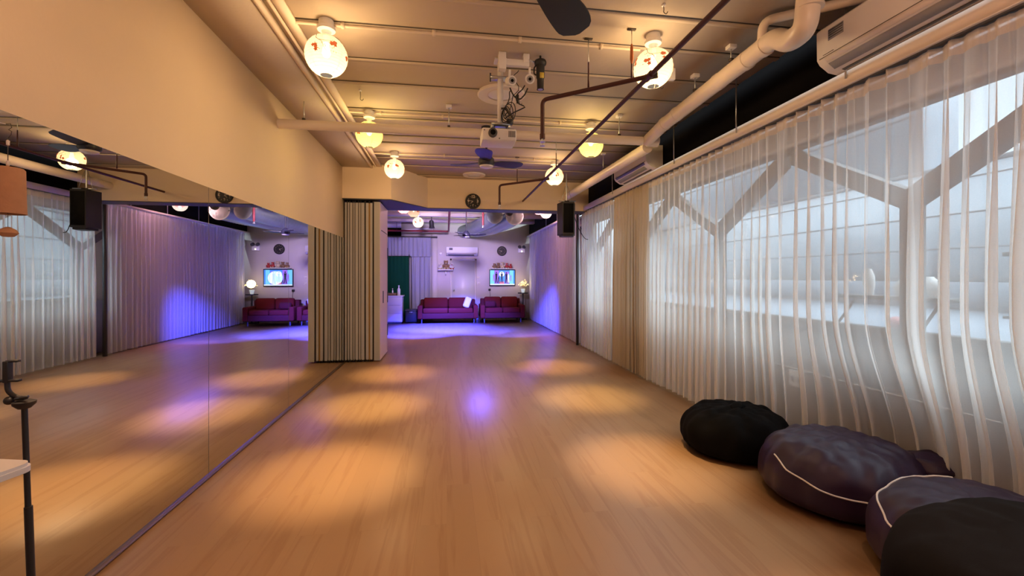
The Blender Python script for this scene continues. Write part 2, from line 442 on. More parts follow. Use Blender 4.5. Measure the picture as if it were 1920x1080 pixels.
# ledge shelf outside with pots; ball
r = thing('window_shelf', 'narrow dark shelf outside the near window carrying pale pots', 'shelf', (3.35, 2.78, 0))
mb('frame').box(-.10, .10, -.32, .45, 1.22, 1.25).build('board', parent=r)
for yy in (-.25, .38): mb('frame').tube([(.0, yy, 1.222), (-.20, yy, .985)], .010, 8).build('bracket', parent=r)
for j, (yy, rr, hh, lb) in enumerate([(-.18, .075, .14, 'wide round pale pot at the near end of the window shelf'), (.0, .06, .12, 'pale pot in the middle of the window shelf'), (.30, .04, .20, 'tall slim pale bottle at the far end of the window shelf')]):
    p = mb('white').lathe([(0, 0), (rr*.7, 0), (rr, hh*.4), (rr*.95, hh*.75), (rr*.5, hh), (rr*.45, hh*1.05), (0, hh*1.05)], (0,0,0), 20).build('flower_pot', loc=(3.35, 2.78+yy*.9, 1.25))
    tag(p, lb, 'pot', 'pots on the shelf outside the window')
tag(mb('pinkball').ball((0,0,0), .06, 20).build('float_ball', loc=(3.10, 2.62, 1.06)), 'dull pink ball resting on the window sill behind the near curtain', 'ball')
# conduit on parapet, white socket boxes
r = tag(mb('white').tube([(2.99, -1, .60), (2.99, 6.8, .60)], .006, 8).build('conduit'), 'thin white conduit along the dark wall under the windows', 'conduit')
for (yy, zz, lb) in [(1.62, .50, 'white double socket box under the nearest window, by the bean bags'), (3.35, .52, 'white socket box on the wall below the second window'), (6.6, .9, 'small white switch box beside the beige drapes')]:
    s_ = thing('socket_box', lb, 'socket', (2.985, yy, zz), 0, 'socket boxes under the windows')
    mb('white').box(-.03, .012, -.075, .075, -.07, .07, .006).build('housing', parent=s_)
    for d in (-.035, .035): mb('grey').box(-.034, -.029, d-.012, d+.012, -.02, .02).build('outlet', parent=s_)

# ================================================================== MIRRORS
edges = [.22, 1.78, 3.33, 4.885, 6.44, 7.36]
names = ['tall wall mirror panel nearest the camera, cut by the photo edge', 'tall wall mirror panel left of the long visible seam', 'tall wall mirror panel right of the long visible seam, third from the camera',
         'tall wall mirror panel next to last before the folding partition', 'narrow wall mirror panel touching the folding partition']
edges[0] = YB
for j in range(5):
    a, c = edges[j]+.0015, edges[j+1]-.0015
    o = mb('mirror').box(XL+.001, -1.644, a, c, .012, 2.02).build('mirror_panel', smooth=False)
    tag(o, names[j], 'mirror', 'mirror panels along the left wall')
    mb('mirror_edge').box(XL+.0005, -1.6435, c, c+.003, .012, 2.02).build('edge_seam', parent=o)

# ================================================================== FOLDING PARTITION
t = thing('folding_partition', 'cream accordion partition folded into a stack against the mirror wall', 'folding partition', (0, 0, 0))
PX0, PX1, PY0, PY1 = -1.640, -1.085, 7.42, 8.32
pats = [  # (width, material of the seal to the right of it, seal width)
 (.030,'brownseal',.016),(.024,'darkseal',.011),(.038,'brownseal',.014),(.020,'darkseal',.011),(.044,'brownseal',.013),(.024,'darkseal',.010),(.050,'darkseal',.024),(.042,'mustard',.026),(.036,'darkseal',.026)]
x = PX0
for j, (w_, sm, sw) in enumerate(pats):
    p = mb('panel').box(x, x+w_, PY0+random.uniform(0, .006), PY1, .035, 2.60)
    p.use('darkseal').box(x+.004, x+w_-.004, PY0+.012, PY1-.01, .012, .036)
    o = p.build('panel', parent=t, smooth=False)
    mb('darkseal').box(x+.003, x+.008, PY0-.004, PY0+.02, .002, .05).build('foot', parent=o)
    mb('darkseal').box(x+w_-.008, x+w_-.003, PY0-.004, PY0+.02, .002, .04).build('foot', parent=o)
    mb('steel').tube([(x+w_/2, PY0+.45, 2.60), (x+w_/2, PY0+.45, 2.642)], .006, 8).build('hanger', parent=o)
    x += w_
    mb(sm).box(x, x+sw, PY0+.014, PY1-.01, .03, 2.60).build('seal', parent=t, smooth=False)
    mb('darkseal').box(x, x+sw, PY0+.006, PY0+.05, 2.595, 2.63).build('roller_block', parent=t, smooth=False)
    x += sw
# outer leaf with the pass door drawn into it
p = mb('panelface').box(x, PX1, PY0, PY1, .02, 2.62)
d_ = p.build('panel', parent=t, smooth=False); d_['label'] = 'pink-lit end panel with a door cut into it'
mb('panel').box(x, PX1-.004, PY0-.006, PY0+.001, .02, 2.62).build('edge_profile', parent=d_, smooth=False)
mb('brownseal').box(PX1-.001, PX1+.0015, PY0+.12, PY1-.05, 2.16, 2.175).build('door_gap', parent=d_, smooth=False)
mb('brownseal').box(PX1-.001, PX1+.0015, PY1-.055, PY1-.045, .04, 2.175).build('door_gap', parent=d_, smooth=False)
mb('blackpl').box(PX1-.005, PX1+.005, PY0+.30, PY0+.38, .94, 1.15, .004).build('handle', parent=d_)
for zz in (.42, 1.02, 1.82): mb('dgrey').box(PX1-.002, PX1+.008, PY1-.03, PY1+.004, zz-.10, zz+.10).build('hinge', parent=d_)

# ================================================================== CURTAINS, PELMET
def fold_field(y, seed, wl):
    """irregular pleat phase along the rail"""
    return 2*PI*(y/wl + 1.1*noise.noise(Vector((y*1.3, seed, 0))) + .35*noise.noise(Vector((y*4.1, seed+7, 0))))
def curtain(name, label, y0, y1, X, z0, z1, m, seed, wl=.17, amp=.05, step=.010, group=None, push=None, head='heading', rows=16, cat='curtain', axis='X', lean=0, lay=.62):
    ny = max(8, int((y1-y0)/step))
    def grid(za, zb, nz, off):
        vs = []; fs = []
        for j in range(nz+1):
            z = za+(zb-za)*j/nz; f = (z-z0)/(z1-z0)          # 0 at hem, 1 at rail
            for i in range(ny+1):
                y = y0+(y1-y0)*i/ny
                ph = fold_field(y, seed, wl)
                ph2 = fold_field(y+.012*(1-f), seed+3, wl*1.7)
                top = (abs(math.sin(PI*y/.115))**.6-.6)*.030
                big = math.sin(ph)*amp + .5*amp*math.sin(2.1*ph+1.2*math.sin(ph2)) * (.55+.45*noise.noise(Vector((y*2, z*.12, seed))))
                a = min(1, (1-f)*2.2)
                d = top*(1-a) + big*(.35+.65*a) + .0035*math.sin(2*PI*y/.043+4*noise.noise(Vector((y*3, seed, z*.3))))*a
                d += .015*noise.noise(Vector((y*.9, z*.3, seed+11)))*a
                yy = y + .02*noise.noise(Vector((y*1.2, seed, z*.25)))*(1-f) + lay*amp*(.35+1.9*max(0, noise.noise(Vector((y*2.1, seed+2, 0)))+.15))*math.sin(2*ph)*a + lean*(1-f)
                x_ = X + d + off
                if push: x_ += push(yy, z)
                vs.append((x_, yy, z) if axis == 'X' else (yy, x_, z))
        for j in range(nz):
            for i in range(ny):
                q = j*(ny+1)+i; fs.append([q, q+1, q+ny+2, q+ny+1])
        return vs, fs
    o = mb(m).add(*grid(z0, z1, rows, 0)).build(name, angle=180)
    tag(o, label, cat, group)
    if head:
        mb(head).add(*grid(z1-.085, z1, 2, -.004)).build('heading_tape', parent=o, angle=180)
    return o
def push(y, z):
    p = 0
    for (yc, w, a, h) in [(2.40, .60, .24, .42), (3.30, .42, .07, .35), (1.65, .5, .20, .48), (.95, .6, .05, .6)]:
        q = max(0, min(1, (h+.75-z)/.95)); p = max(p, a*math.exp(-((y-yc)/w)**2)*q*q*(3-2*q))
    return p
G = 'sheer curtains along the window wall'
curtain('sheer_curtain', 'long white sheer curtain nearest the camera, behind the bean bags', -2.4, 5.06, 2.675, .03, 2.66, 'sheer', 1, .122, .036, .0055, G, push, rows=28, lay=.85)
curtain('sheer_curtain', 'narrow white sheer curtain just before the beige drapes', 5.12, 5.50, 2.675, .02, 2.66, 'sheer', 9, .11, .040, .008, G)
curtain('beige_drape', 'opaque beige drape gathered in narrow folds between white sheers', 5.53, 6.74, 2.665, .02, 2.66, 'beige', 13, .10, .034, .007, None, None, 'beige')
curtain('sheer_curtain', 'white sheer curtain hanging between the beige drape and the loudspeaker', 6.80, 8.50, 2.675, .02, 2.66, 'sheer', 17, .13, .038, .009, G)
curtain('far_curtain', 'white curtain of the far room, the half next to the loudspeaker', 8.68, 11.4, 2.68, .02, 2.70, 'sheer_far', 21, .13, .035, .012, 'white curtains of the far room', head='sheer_far')
curtain('far_curtain', 'white curtain of the far room, the half next to the television wall', 11.46, 14.05, 2.68, .02, 2.70, 'sheer_far', 25, .13, .035, .012, 'white curtains of the far room', head='sheer_far')
# dark strip added for the dark curtain seam where the two rooms meet
tag(mb('dgrey').box(2.60, 2.645, 8.58, 8.63, 0, 2.655).build('curtain_seam_strip'), 'slim dark strip added along the curtain seam between the two rooms, under the header wall', 'strip')
t = thing('pelmet_rail', 'long cream pelmet board with a dark curtain track under it', 'curtain rail', (0,0,0))
mb('pelmet').box(2.60, 2.63, YB, 8.14, 2.663, 2.75).build('fascia', parent=t)
mb('pelmet').box(2.63, 2.705, YB, 8.14, 2.72, 2.734).build('top_board', parent=t)
mb('dgrey').box(2.632, 2.70, YB, 8.14, 2.664, 2.676).build('track', parent=t)
t = thing('pelmet_rail', 'white curtain rail of the far room under the black band', 'curtain rail', (0,0,0))
mb('white').box(2.61, 2.72, 8.5, YF, 2.70, 2.73).build('track', parent=t)
# threaded hanger rods of the pelmet
for (yy, lb) in [(2.52, 'thin hanger rod of the pelmet just before the near air conditioner'), (3.62, 'thin hanger rod of the pelmet, second from the camera'), (4.72, 'thin hanger rod of the pelmet beside the far air conditioner'), (6.62, 'thin hanger rod of the pelmet beyond the far air conditioner')]:
    tag(mb('steel').tube([(2.592, yy, 2.70), (2.592, yy, CH)], .006, 8).build('hanger_rod'), lb, 'rod', 'hanger rods of the pelmet')
for (yy, lb) in [(9.3, 'hanger rod of the far rail nearest the loudspeaker'), (10.4, 'hanger rod of the far rail, middle one'), (11.6, 'hanger rod of the far rail, farthest of the three')]:
    tag(mb('steel').tube([(2.66, yy, 2.73), (2.66, yy, CH)], .007, 8).build('hanger_rod'), lb, 'rod', 'hanger rods of the far rail')

# ================================================================== LANTERNS
def make_lantern(pm, label, loc, flowers=True, power=LANTERN_W, lcol=WARM, spot=SPOT_W):
    t = thing('paper_lantern', label, 'lantern', loc, random.uniform(0, 6), 'round paper lanterns on the ceiling')
    R = .142
    prof = []
    for i in range(33):
        a = math.radians(9) + (PI-math.radians(26))*i/32
        rr = R*(1-.012*(i % 2)); prof.append((rr*math.sin(a), rr*math.cos(a)))
    n = 40; vs = []; fs = []
    for (r_, z_) in prof:
        for k in range(n): vs.append((r_*math.cos(2*PI*k/n), r_*math.sin(2*PI*k/n), z_))
    for i in range(32):
        for k in range(n): fs.append([i*n+k, i*n+(k+1) % n, (i+1)*n+(k+1) % n, (i+1)*n+k])
    s = mb(pm).add(vs, fs)
    def sp(th, ph, rr=R*1.006): return Vector((rr*math.cos(ph)*math.cos(th), rr*math.cos(ph)*math.sin(th), rr*math.sin(ph)))
    if flowers:
        rnd = random.Random(int(loc[1]*100+loc[0]*37))
        for c in range(3):
            th0 = c*2*PI/3 + rnd.uniform(-.3, .3)
            s.use('ink')
            main = [sp(th0-.75+.15*q, .95-.19*q+.10*math.sin(q*2)) for q in range(7)]
            s.tube(main, [.0022-.0002*q for q in range(7)], 5)
            s.tube([main[3], sp(th0-.05, .32), sp(th0+.3, .36)], .0014, 5)
            for q in range(16):
                th = th0+rnd.uniform(-.7, .6); ph = rnd.uniform(-.25, .5)
                p0 = sp(th, ph); p1 = sp(th+rnd.uniform(-.07, .07), ph-rnd.uniform(.04, .09))
                s.tube([p0, (p0+p1)/2*1.003, p1], [.0008, .0026, .0006], 5)
            s.use('blossom')
            for q in range(9):
                cl = q % 2
                th = th0+(-.45 if cl else .45)+rnd.uniform(-.13, .13); ph = (-.02 if cl else .25)+rnd.uniform(-.16, .14)
                c0 = sp(th, ph, R*1.009); nn = c0.normalized(); u_ = nn.cross(Vector((0,0,1))).normalized(); w_ = nn.cross(u_)
                pts = []
                for e in range(15):
                    a = 2*PI*e/15; rr = .0125*(1+.35*math.cos(5*a)); pts.append(c0+(u_*math.cos(a)+w_*math.sin(a))*rr)
                s.add(pts+[c0+nn*.001], [[e, (e+1) % 15, 15] for e in range(15)])
    sh = s.build('paper_shade', parent=t, angle=60)
    # inner wire frame
    w = mb('ink')
    for a in (0, PI/2, PI, 1.5*PI):
        w.tube([(.045*math.cos(a), .045*math.sin(a), .125), (.10*math.cos(a), .10*math.sin(a), .08), (.128*math.cos(a), .128*math.sin(a), 0), (.10*math.cos(a), .10*math.sin(a), -.09), (.05*math.cos(a), .05*math.sin(a), -.128)], .0012, 5)
    w.build('wire_frame', parent=t)
    mb('white').lathe([(0, .252), (.05, .252), (.052, .238), (.048, .215), (.062, .200), (.060, .180), (.035, .172), (.022, .150), (.022, .09), (0, .09)], (0,0,0), 28).build('lamp_holder', parent=t)
    mb('bulb').lathe([(0, -.01), (.018, -.004), (.030, .018), (.026, .05), (.014, .09), (0, .09)], (0,0,0), 20).build('bulb', parent=t)
    light('bulb_light', 'POINT', (0, 0, -.045), power, lcol, t, .065 if flowers else .03)
    if spot: light('bulb_down_light', 'SPOT', (0, 0, -.06), spot, lcol, t, .03, (0, 0, -1), 30, 1.0)
    return t
Lz = 2.95
make_lantern('paper', 'large paper lantern with orange blossoms, nearest on the left row', (-.84, 3.24, Lz))
make_lantern('paper_y', 'yellow-glowing paper lantern half hidden by the cross pipe, left row', (-.83, 4.90, Lz-.02), True, LANTERN_W*.9, (1, .72, .30))
make_lantern('paper', 'small round paper lantern farthest on the left row before the header', (-.75, 6.50, Lz), True)
make_lantern('paper', 'paper lantern with blossoms crossed by the dark red pipe, nearest on the right', (1.52, 3.07, Lz))
make_lantern('paper_y', 'yellow-glowing paper lantern behind the cross pipe on the right row', (1.65, 4.88, Lz-.03), True, LANTERN_W*.9, (1, .72, .30))
make_lantern('paper', 'paper lantern farthest on the right row, behind the red pipe branch', (1.65, 6.62, Lz))
make_lantern('paper', 'paper lantern over the bean bags just above the photo', (1.62, 1.20, Lz), False, LANTERN_W*.9, (1, .56, .34), SPOT_W*.6)
make_lantern('paper', 'paper lantern on the left row just above the photo', (-.84, 1.40, Lz), False, LANTERN_W*.9, (1, .60, .34), SPOT_W*.6)
make_lantern('paper', 'paper lantern on the left row behind the camera', (-.84, -.6, Lz), False, LANTERN_W*1.6, (1, .52, .38), SPOT_W*.3)
make_lantern('paper', 'paper lantern on the right row behind the camera', (1.62, -.8, Lz), False, LANTERN_W*1.6, (1, .52, .38), SPOT_W*.3)
PINK = (1, .50, .55)
make_lantern('paper_p', 'pink-glowing paper lantern of the far room cut by the header, left', (-.93, 9.75, 2.90), False, 26, PINK, 40)
make_lantern('paper', 'cream paper lantern of the far room behind the pink one', (-.78, 10.6, 2.94), True, 8, (1, .6, .5), 20)
make_lantern('paper_w', 'white paper lantern of the far room, lowest of the left three', (-.75, 11.75, 2.82), True, 8, (1, .7, .65), 20)
make_lantern('paper_p', 'pink-glowing paper lantern of the far room on the right', (2.07, 9.75, 2.935), False, 40, PINK, 60)
make_lantern('paper_w', 'small white paper lantern of the far room, rightmost at the black band', (2.36, 10.3, 2.93), False, 6, PINK, 20)

# ================================================================== PIPES
t = thing('drain_pipe', 'fat cream painted pipe running along the right wall and turning up', 'pipe', (0,0,0))
main = bend([(2.24, 4.66, 2.93), (2.22, 4.25, 2.97), (2.19, 2.66, 3.01), (2.11, 2.44, 2.86), (2.07, 2.27, 2.84), (2.08, 2.24, 3.22)], .075)
mb('pipe').tube(main, .064, 20).build('pipe_run', parent=t)
for (yy, zz, xx) in [(4.22, 2.972, 2.22), (3.98, 2.98, 2.215), (3.3, 2.998, 2.206), (2.95, 3.0, 2.196), (2.76, 3.005, 2.193)]:
    mb('pipe').tube([(xx, yy-.02, zz), (xx, yy+.02, zz-.001)], .0685, 20).build('coupling', parent=t)
mb('pipe').tube([(2.078, 2.247, 2.95), (2.0785, 2.246, 2.965)], .07, 20).build('coupling', parent=t)
mb('pipe').tube(bend([(2.17, 2.76, 3.02), (2.15, 2.72, 3.155), (2.56, 2.43, 3.155), (2.70, 2.33, 3.155)], .08), .030, 14).build('side_branch', parent=t)
mb('pipe').tube([(2.24, 4.66, 2.93), (2.36, 4.66, 2.93)], .064, 20).build('end_cap', parent=t)
tag(mb('pipe').tube([(XL, 4.65, 2.92), (2.17, 4.65, 2.92)], .048, 18).build('cross_pipe'), 'cream painted pipe crossing the room from wall to wall under the ceiling', 'pipe')
tag(mb('pipe').tube([(2.28, 4.74, 2.88), (2.24, 8.14, 2.90)], .062, 20).build('wall_pipe'), 'cream painted pipe along the right side beyond the cross pipe, above the far air conditioner', 'pipe')
hg = 'small hangers holding the painted pipes'
for (x_, y_, z_, lb) in [(-1.42, 4.65, 2.965, 'thin rod hanger of the cross pipe at the left wall'), (.02, 4.65, 2.965, 'thin rod hanger of the cross pipe left of the projector'), (1.9, 4.65, 2.965, 'thin rod hanger at the right end of the cross pipe'),
                     (2.19, 3.62, 3.05, 'hanger with clamp on the fat pipe by the near lantern'), (2.19, 3.12, 3.075, 'hanger with clamp on the fat pipe by its elbow'), (2.25, 6.1, 2.95, 'hanger on the pipe above the far air conditioner')]:
    h = thing('pipe_hanger', lb, 'hanger', (x_, y_, z_), 0, hg)
    mb('steel').tube([(0,0,0), (0,0,CH-z_)], .005, 8).build('rod', parent=h)
    mb('white').box(-.03, .03, -.03, .03, CH-z_-.03, CH-z_, .004).build('plate', parent=h)
    mb('brownseal').box(-.014, .014, -.014, .014, .0, .02).build('nut', parent=h)

# sprinkler pipework (dark red)
t = thing('sprinkler_pipe', 'long dark red sprinkler pipe running the length of the near room with two branches', 'pipe', (0,0,0))
ZP = 2.82
mb('redpipe').tube([(1.42, YB, ZP), (1.42, 8.14, ZP)], .017, 14).build('pipe_run', parent=t)
for (y1_, xe, ye, zd) in [(2.93, .75, 3.40, 2.50), (6.25, .80, 6.68, 2.51)]:
    br = mb('redpipe').tube(bend([(1.42, y1_, ZP), (xe, ye, ZP-.02), (xe, ye, zd)], .045), .0165, 14).build('branch', parent=t)
    mb('redpipe').tube([(1.42, y1_-.045, ZP), (1.42, y1_+.045, ZP)], .024, 14).build('tee', parent=t)
    mb('brownseal').tube([(1.47, y1_-.03, ZP), (1.40, y1_+.02, ZP)], .021, 12).build('plug', parent=t)
    mb('redpipe').tube([(xe, ye, zd+.03), (xe, ye, zd-.01)], .021, 14).build('collar', parent=br)
    hd = mb('steel').tube([(xe, ye, zd-.01), (xe, ye, zd-.03)], .009, 10)
    hd.lathe([(0, zd-.032), (.024, zd-.03), (.024, zd-.034), (0, zd-.036)], (xe, ye, 0), 16)
    hd.tube([(xe-.014, ye, zd-.034), (xe-.014, ye, zd-.062)], .0016, 6); hd.tube([(xe+.014, ye, zd-.034), (xe+.014, ye, zd-.062)], .0016, 6)
    hd.lathe([(0, zd-.062), (.022, zd-.063), (.022, zd-.066), (0, zd-.067)], (xe, ye, 0), 16)
    hd.build('sprinkler_head', parent=br)
for (x_, y_, lb, orange_) in [(1.06, 3.19, 'rod hanger of the near sprinkler branch, dark', 0), (1.33, 3.02, 'rod hanger beside the near sprinkler branch wrapped in orange tape', 1), (1.42, 5.6, 'rod hanger of the long red pipe near the yellow lantern', 0), (1.05, 6.52, 'rod hanger of the far sprinkler branch', 0)]:
    h = thing('sprinkler_hanger', lb, 'hanger', (x_, y_, 0), 0, 'hangers of the sprinkler pipe')
    mb('redpipe').tube([(0,0,ZP+.01), (0,0,ZP+.20)], [.008, .005], 8).build('rod', parent=h)
    mb('steel').tube([(0,0,ZP+.19), (0,0,CH)], .003, 8).build('upper_rod', parent=h)
    mb('brownseal').box(-.03, .03, -.012, .012, CH-.008, CH).build('clip', parent=h)
    if orange_: mb('orange').tube([(0,0,ZP+.12), (0,0,ZP+.16), (0,0,ZP+.24), (0,0,ZP+.27)], [.005, .012, .011, .005], 10).build('tape', parent=h)

# conduits on the ceiling rows feeding the lanterns
for (y_, x0_, x1_, lb) in [(3.25, -1.05, 1.5, 'thin cream conduit feeding the nearest pair of lanterns'), (4.93, -1.05, 1.63, 'thin cream conduit feeding the yellow pair of lanterns'), (6.54, -1.05, 1.65, 'thin cream conduit feeding the farthest pair of lanterns')]:
    c = mb('ceilb').tube([(x0_, y_, CH-.022), (x1_, y_, CH-.022)], .011, 10)
    o = tag(c.build('conduit'), lb, 'conduit', 'lantern conduits on the ceiling')
    for q in range(4):
        xx = x0_+(x1_-x0_)*(q+.5)/4; mb('ceilb').box(xx-.012, xx+.012, y_-.018, y_+.018, CH-.036, CH-.001).build('saddle', parent=o)
tag(mb('ceilb').tube([(-1.14, YB, CH-.02), (-1.14, 7.33, CH-.02)], .012, 10).build('conduit'), 'cream conduit running lengthwise along the left soffit edge', 'conduit', 'lantern conduits on the ceiling')

# ================================================================== AIR CONDITIONERS
def ac(label, loc, rz, Lh=1.05, group='air conditioners'):
    t = thing('air_conditioner', label, 'air conditioner', loc, rz, group)
    # local: front faces -X, length along Y, base z=0, back at x=0
    prof = [(0, .0), (-.06, .0), (-.14, .012), (-.205, .055), (-.225, .085), (-.228, .27), (-.21, .288), (0, .29)]
    mb('white').prism([(a, b_) for a, b_ in prof], 0, Lh, 'Y').build('body', parent=t, angle=25)
    mb('grey').prism([(-.150, .014), (-.196, .046), (-.197, .043), (-.151, .011)], .12, Lh-.06, 'Y').build('louvre_slot', parent=t)
    mb('dgrey').prism([(-.095, .0035), (-.115, .0065), (-.115, .002), (-.095, -.001)], .10, Lh-.08, 'Y').build('air_slot', parent=t)
    mb('brownseal').box(-.2285, -.224, .02, Lh-.02, .0835, .087).build('panel_gap', parent=t)
    g = mb('grey')
    g.box(-.2295, -.2275, Lh-.20, Lh-.09, .175, .245)
    g.build('rating_label', parent=t)
    for z_ in (.19, .205, .22, .235): mb('dgrey').box(-.2302, -.2292, Lh-.195, Lh-.095, z_-.003, z_+.003).build('label_line', parent=t)
    mb('dgrey').box(-.2295, -.2275, Lh-.13, Lh-.05, .097, .100).build('display_strip', parent=t)
    mb('bluestrip' if loc[1] > 4 and rz == 0 else 'pelmet').prism([(-.2055, .054), (-.2255, .083), (-.2275, .083), (-.2075, .054)], .06, Lh-.06, 'Y').build('flap_trim', parent=t)
    return t
ac('large white air conditioner at the top right corner, above the near curtain', (2.68, 1.40, 2.755), 0, 1.20)
ac('smaller-looking white air conditioner above the beige drape, under the cream pipe', (2.68, 5.15, 2.755), 0, 1.05)

# ================================================================== CEILING FANS, MEDALLIONS
def fan(label, x_, y_, zb, R, angs, rod_top=CH, m='navy'):
    t = thing('ceiling_fan', label, 'ceiling fan', (x_, y_, 0), 0, 'three-bladed ceiling fans')
    mb('blackpl').lathe([(0, rod_top), (.06, rod_top), (.055, rod_top-.04), (.015, rod_top-.06), (.012, zb+.10), (0, zb+.10)], (0,0,0), 24).build('down_rod', parent=t)
    mb(m).lathe([(0, zb+.12), (.03, zb+.12), (.06, zb+.09), (.095, zb+.05), (.10, zb-.005), (.085, zb-.03), (0, zb-.03)], (0,0,0), 32).build('motor_housing', parent=t)
    mb('fanlight').lathe([(0, zb-.058), (.05, zb-.055), (.078, zb-.045), (.084, zb-.03), (0, zb-.03)], (0,0,0), 32).build('light_diffuser', parent=t)
    for a in angs:
        vs = []; fs = []; n = 14
        for i in range(n+1):
            f = i/n; r_ = .07+(R-.07)*f
            w = .040+.058*math.sin(min(1, f*1.15)*PI*.62)**1.2
            if f > .82: w *= math.sqrt(max(0.02, 1-((f-.82)/.18)**2))
            swp = -.05*math.sin(f*PI*.7)
            for s_ in (-1, -.4, .4, 1):
                tilt = -.22*(1-.4*f)
                for dz in (0, .006):
                    vs.append((r_, s_*w+swp, zb+.01+s_*w*tilt+dz+.02*f))
        ca, sa = math.cos(a), math.sin(a)
        vs = [(p[0]*ca-p[1]*sa, p[0]*sa+p[1]*ca, p[2]) for p in vs]
        for i in range(n):
            for q in range(3):
                a0 = i*8+q*2; b0 = a0+8
                fs += [[a0, a0+2, b0+2, b0], [a0+1, b0+1, b0+3, a0+3]]
            fs += [[i*8, i*8+8, i*8+9, i*8+1], [i*8+6, i*8+7, i*8+15, i*8+14]]
        fs += [[0, 1, 3, 2], [2, 3, 5, 4], [4, 5, 7, 6]]; e = n*8
        fs += [[e, e+2, e+3, e+1], [e+2, e+4, e+5, e+3], [e+4, e+6, e+7, e+5]]
        mb(m).add(vs, fs).build('blade', parent=t)
    return t
fan('dark ceiling fan cut off by the top edge of the photo', .36, 1.90, 2.74, .62, [math.radians(a) for a in (57, 177, 297)], CH, 'blackpl')
fan('navy ceiling fan with three blades behind the projector', .47, 5.26, 2.76, .50, [math.radians(a) for a in (28, 152, 268)])
fan('dark ceiling fan of the far room hanging on a long black rod', .48, 11.0, 2.42, .50, [math.radians(a) for a in (8, 128, 248)])
for (y_, R, lb) in [(4.28, .235, 'round white ceiling speaker behind the projector pole'), (7.75, .20, 'round ceiling speaker in front of the header, above the wall clock')]:
    t = thing('ceiling_speaker', lb, 'ceiling speaker', (.475 if y_ > 6 else .53, y_, 0), 0, 'round ceiling speakers')
    mb('pelmet').lathe([(R, CH), (R, CH-.015), (R*.96, CH-.024), (R*.86, CH-.020), (R*.80, CH-.014), (R*.60, CH-.013), (R*.56, CH-.018)][::-1], (0,0,0), 48, 'Z', False).build('ring', parent=t)
    mb('white').lathe([(0, CH-.030), (R*.30, CH-.027), (R*.50, CH-.018), (R*.56, CH-.013)], (0,0,0), 48, 'Z', False).build('grille', parent=t)

# ================================================================== PROJECTOR AND ITS POLE
PXc, PYc = .42, 3.62
t = thing('projector', 'white video projector hanging from a pole in mid room', 'projector', (PXc, PYc, 2.50))
mb('white').box(-.14, .14, -.105, .12, 0, .10, .012).build('body', parent=t)
mb('dgrey').box(-.125, .125, -.08, .10, .099, .108).build('top_plate', parent=t)
ln = mb('dgrey').lathe([(0, -.135), (.030, -.135), (.036, -.13), (.036, -.10), (0, -.10)], (-.055, 0, .055), 28, 'Y'); ln.build('lens_barrel', parent=t)
mb('black').lathe([(0, -.1365), (.022, -.1365), (.022, -.134), (0, -.134)], (-.055, 0, .055), 28, 'Y').build('lens', parent=t)
for q in range(6): mb('dgrey').box(.075+q*.010, .080+q*.010, -.107, -.104, .03, .08).build('vent_slot', parent=t)
mb('dgrey').box(-.005, .005, -.107, -.104, .012, .02).build('sensor', parent=t)
mb('dgrey').box(-.125, -.117, -.107, -.104, .075, .083).build('sensor', parent=t)
t = thing('projector_mount', 'white square projector pole with brackets fixed to the ceiling', 'mount', (PXc+.02, PYc, 2.608))
mb('white').box(-.022, .022, -.022, .022, 0.06, .58).build('pole', parent=t)
mb('steel').box(-.075, .075, -.05, .05, .04, .055).build('bracket', parent=t)
for s_ in (-1, 1):
    mb('steel').box(s_*.07-.008, s_*.07+.008, -.045, .045, .005, .055).build('bracket_arm', parent=t)
    mb('steel').tube([(s_*.05, 0, .0), (s_*.05, 0, .05)], .005, 8).build('bolt', parent=t)
mb('dgrey').box(.05, .10, -.06, -.01, .05, .085).build('junction_box', parent=t)
mb('steel').box(-.085, .06, -.035, .035, .43, .445).build('clamp', parent=t)
mb('dgrey').tube([(-.085, -.02, .40), (-.085, -.02, .47)], .006, 8).build('clamp_screw', parent=t)
mb('dgrey').tube([(.07, -.02, .38), (.07, -.02, .44)], .005, 8).build('clamp_screw', parent=t)
mb('white').box(-.05, .05, -.05, .05, .575, .592, .004).build('ceiling_plate', parent=t)
# white rail arm with two lamp heads + cables
t = thing('camera_arm', 'white horizontal arm on the ceiling carrying two small white cameras', 'arm', (PXc+.02, PYc-.12, 3.10))
mb('white').box(0, .22, -.02, .02, 0, .05, .005).build('arm', parent=t)
mb('white').box(-.03, .03, -.035, .035, -.04, .098, .006).build('plate', parent=t)
mb('white').box(.17, .22, -.03, .03, .03, .098, .005).build('plate', parent=t)
def cctv(label, loc, rz, tilt):
    t = thing('security_camera', label, 'camera', loc, rz, 'small white cameras beside the projector pole')
    c = math.cos(tilt); s_ = math.sin(tilt)
    def A(d): return (0, -d*c, -d*s_)
    mb('white').tube([A(-.06), A(-.05), A(.055), A(.06)], [.028, .036, .038, .034], 20).build('housing', parent=t)
    mb('grey').tube([A(.058), A(.064)], [.026, .024], 20).build('lens', parent=t)
    mb('black').tube([A(.062), A(.066)], .012, 16).build('lens_glass', parent=t)
    mb('white').tube([(0, .01, 0), (0, .03, .06), (0, .02, .10)], .010, 10).build('neck', parent=t)
    return t
cctv('small white camera on the left, close to the projector pole', (PXc+.085, PYc-.14, 2.97), .1, .35)
cctv('larger white camera on the right end of the ceiling arm', (PXc+.235, PYc-.18, 2.98), -.15, .45)
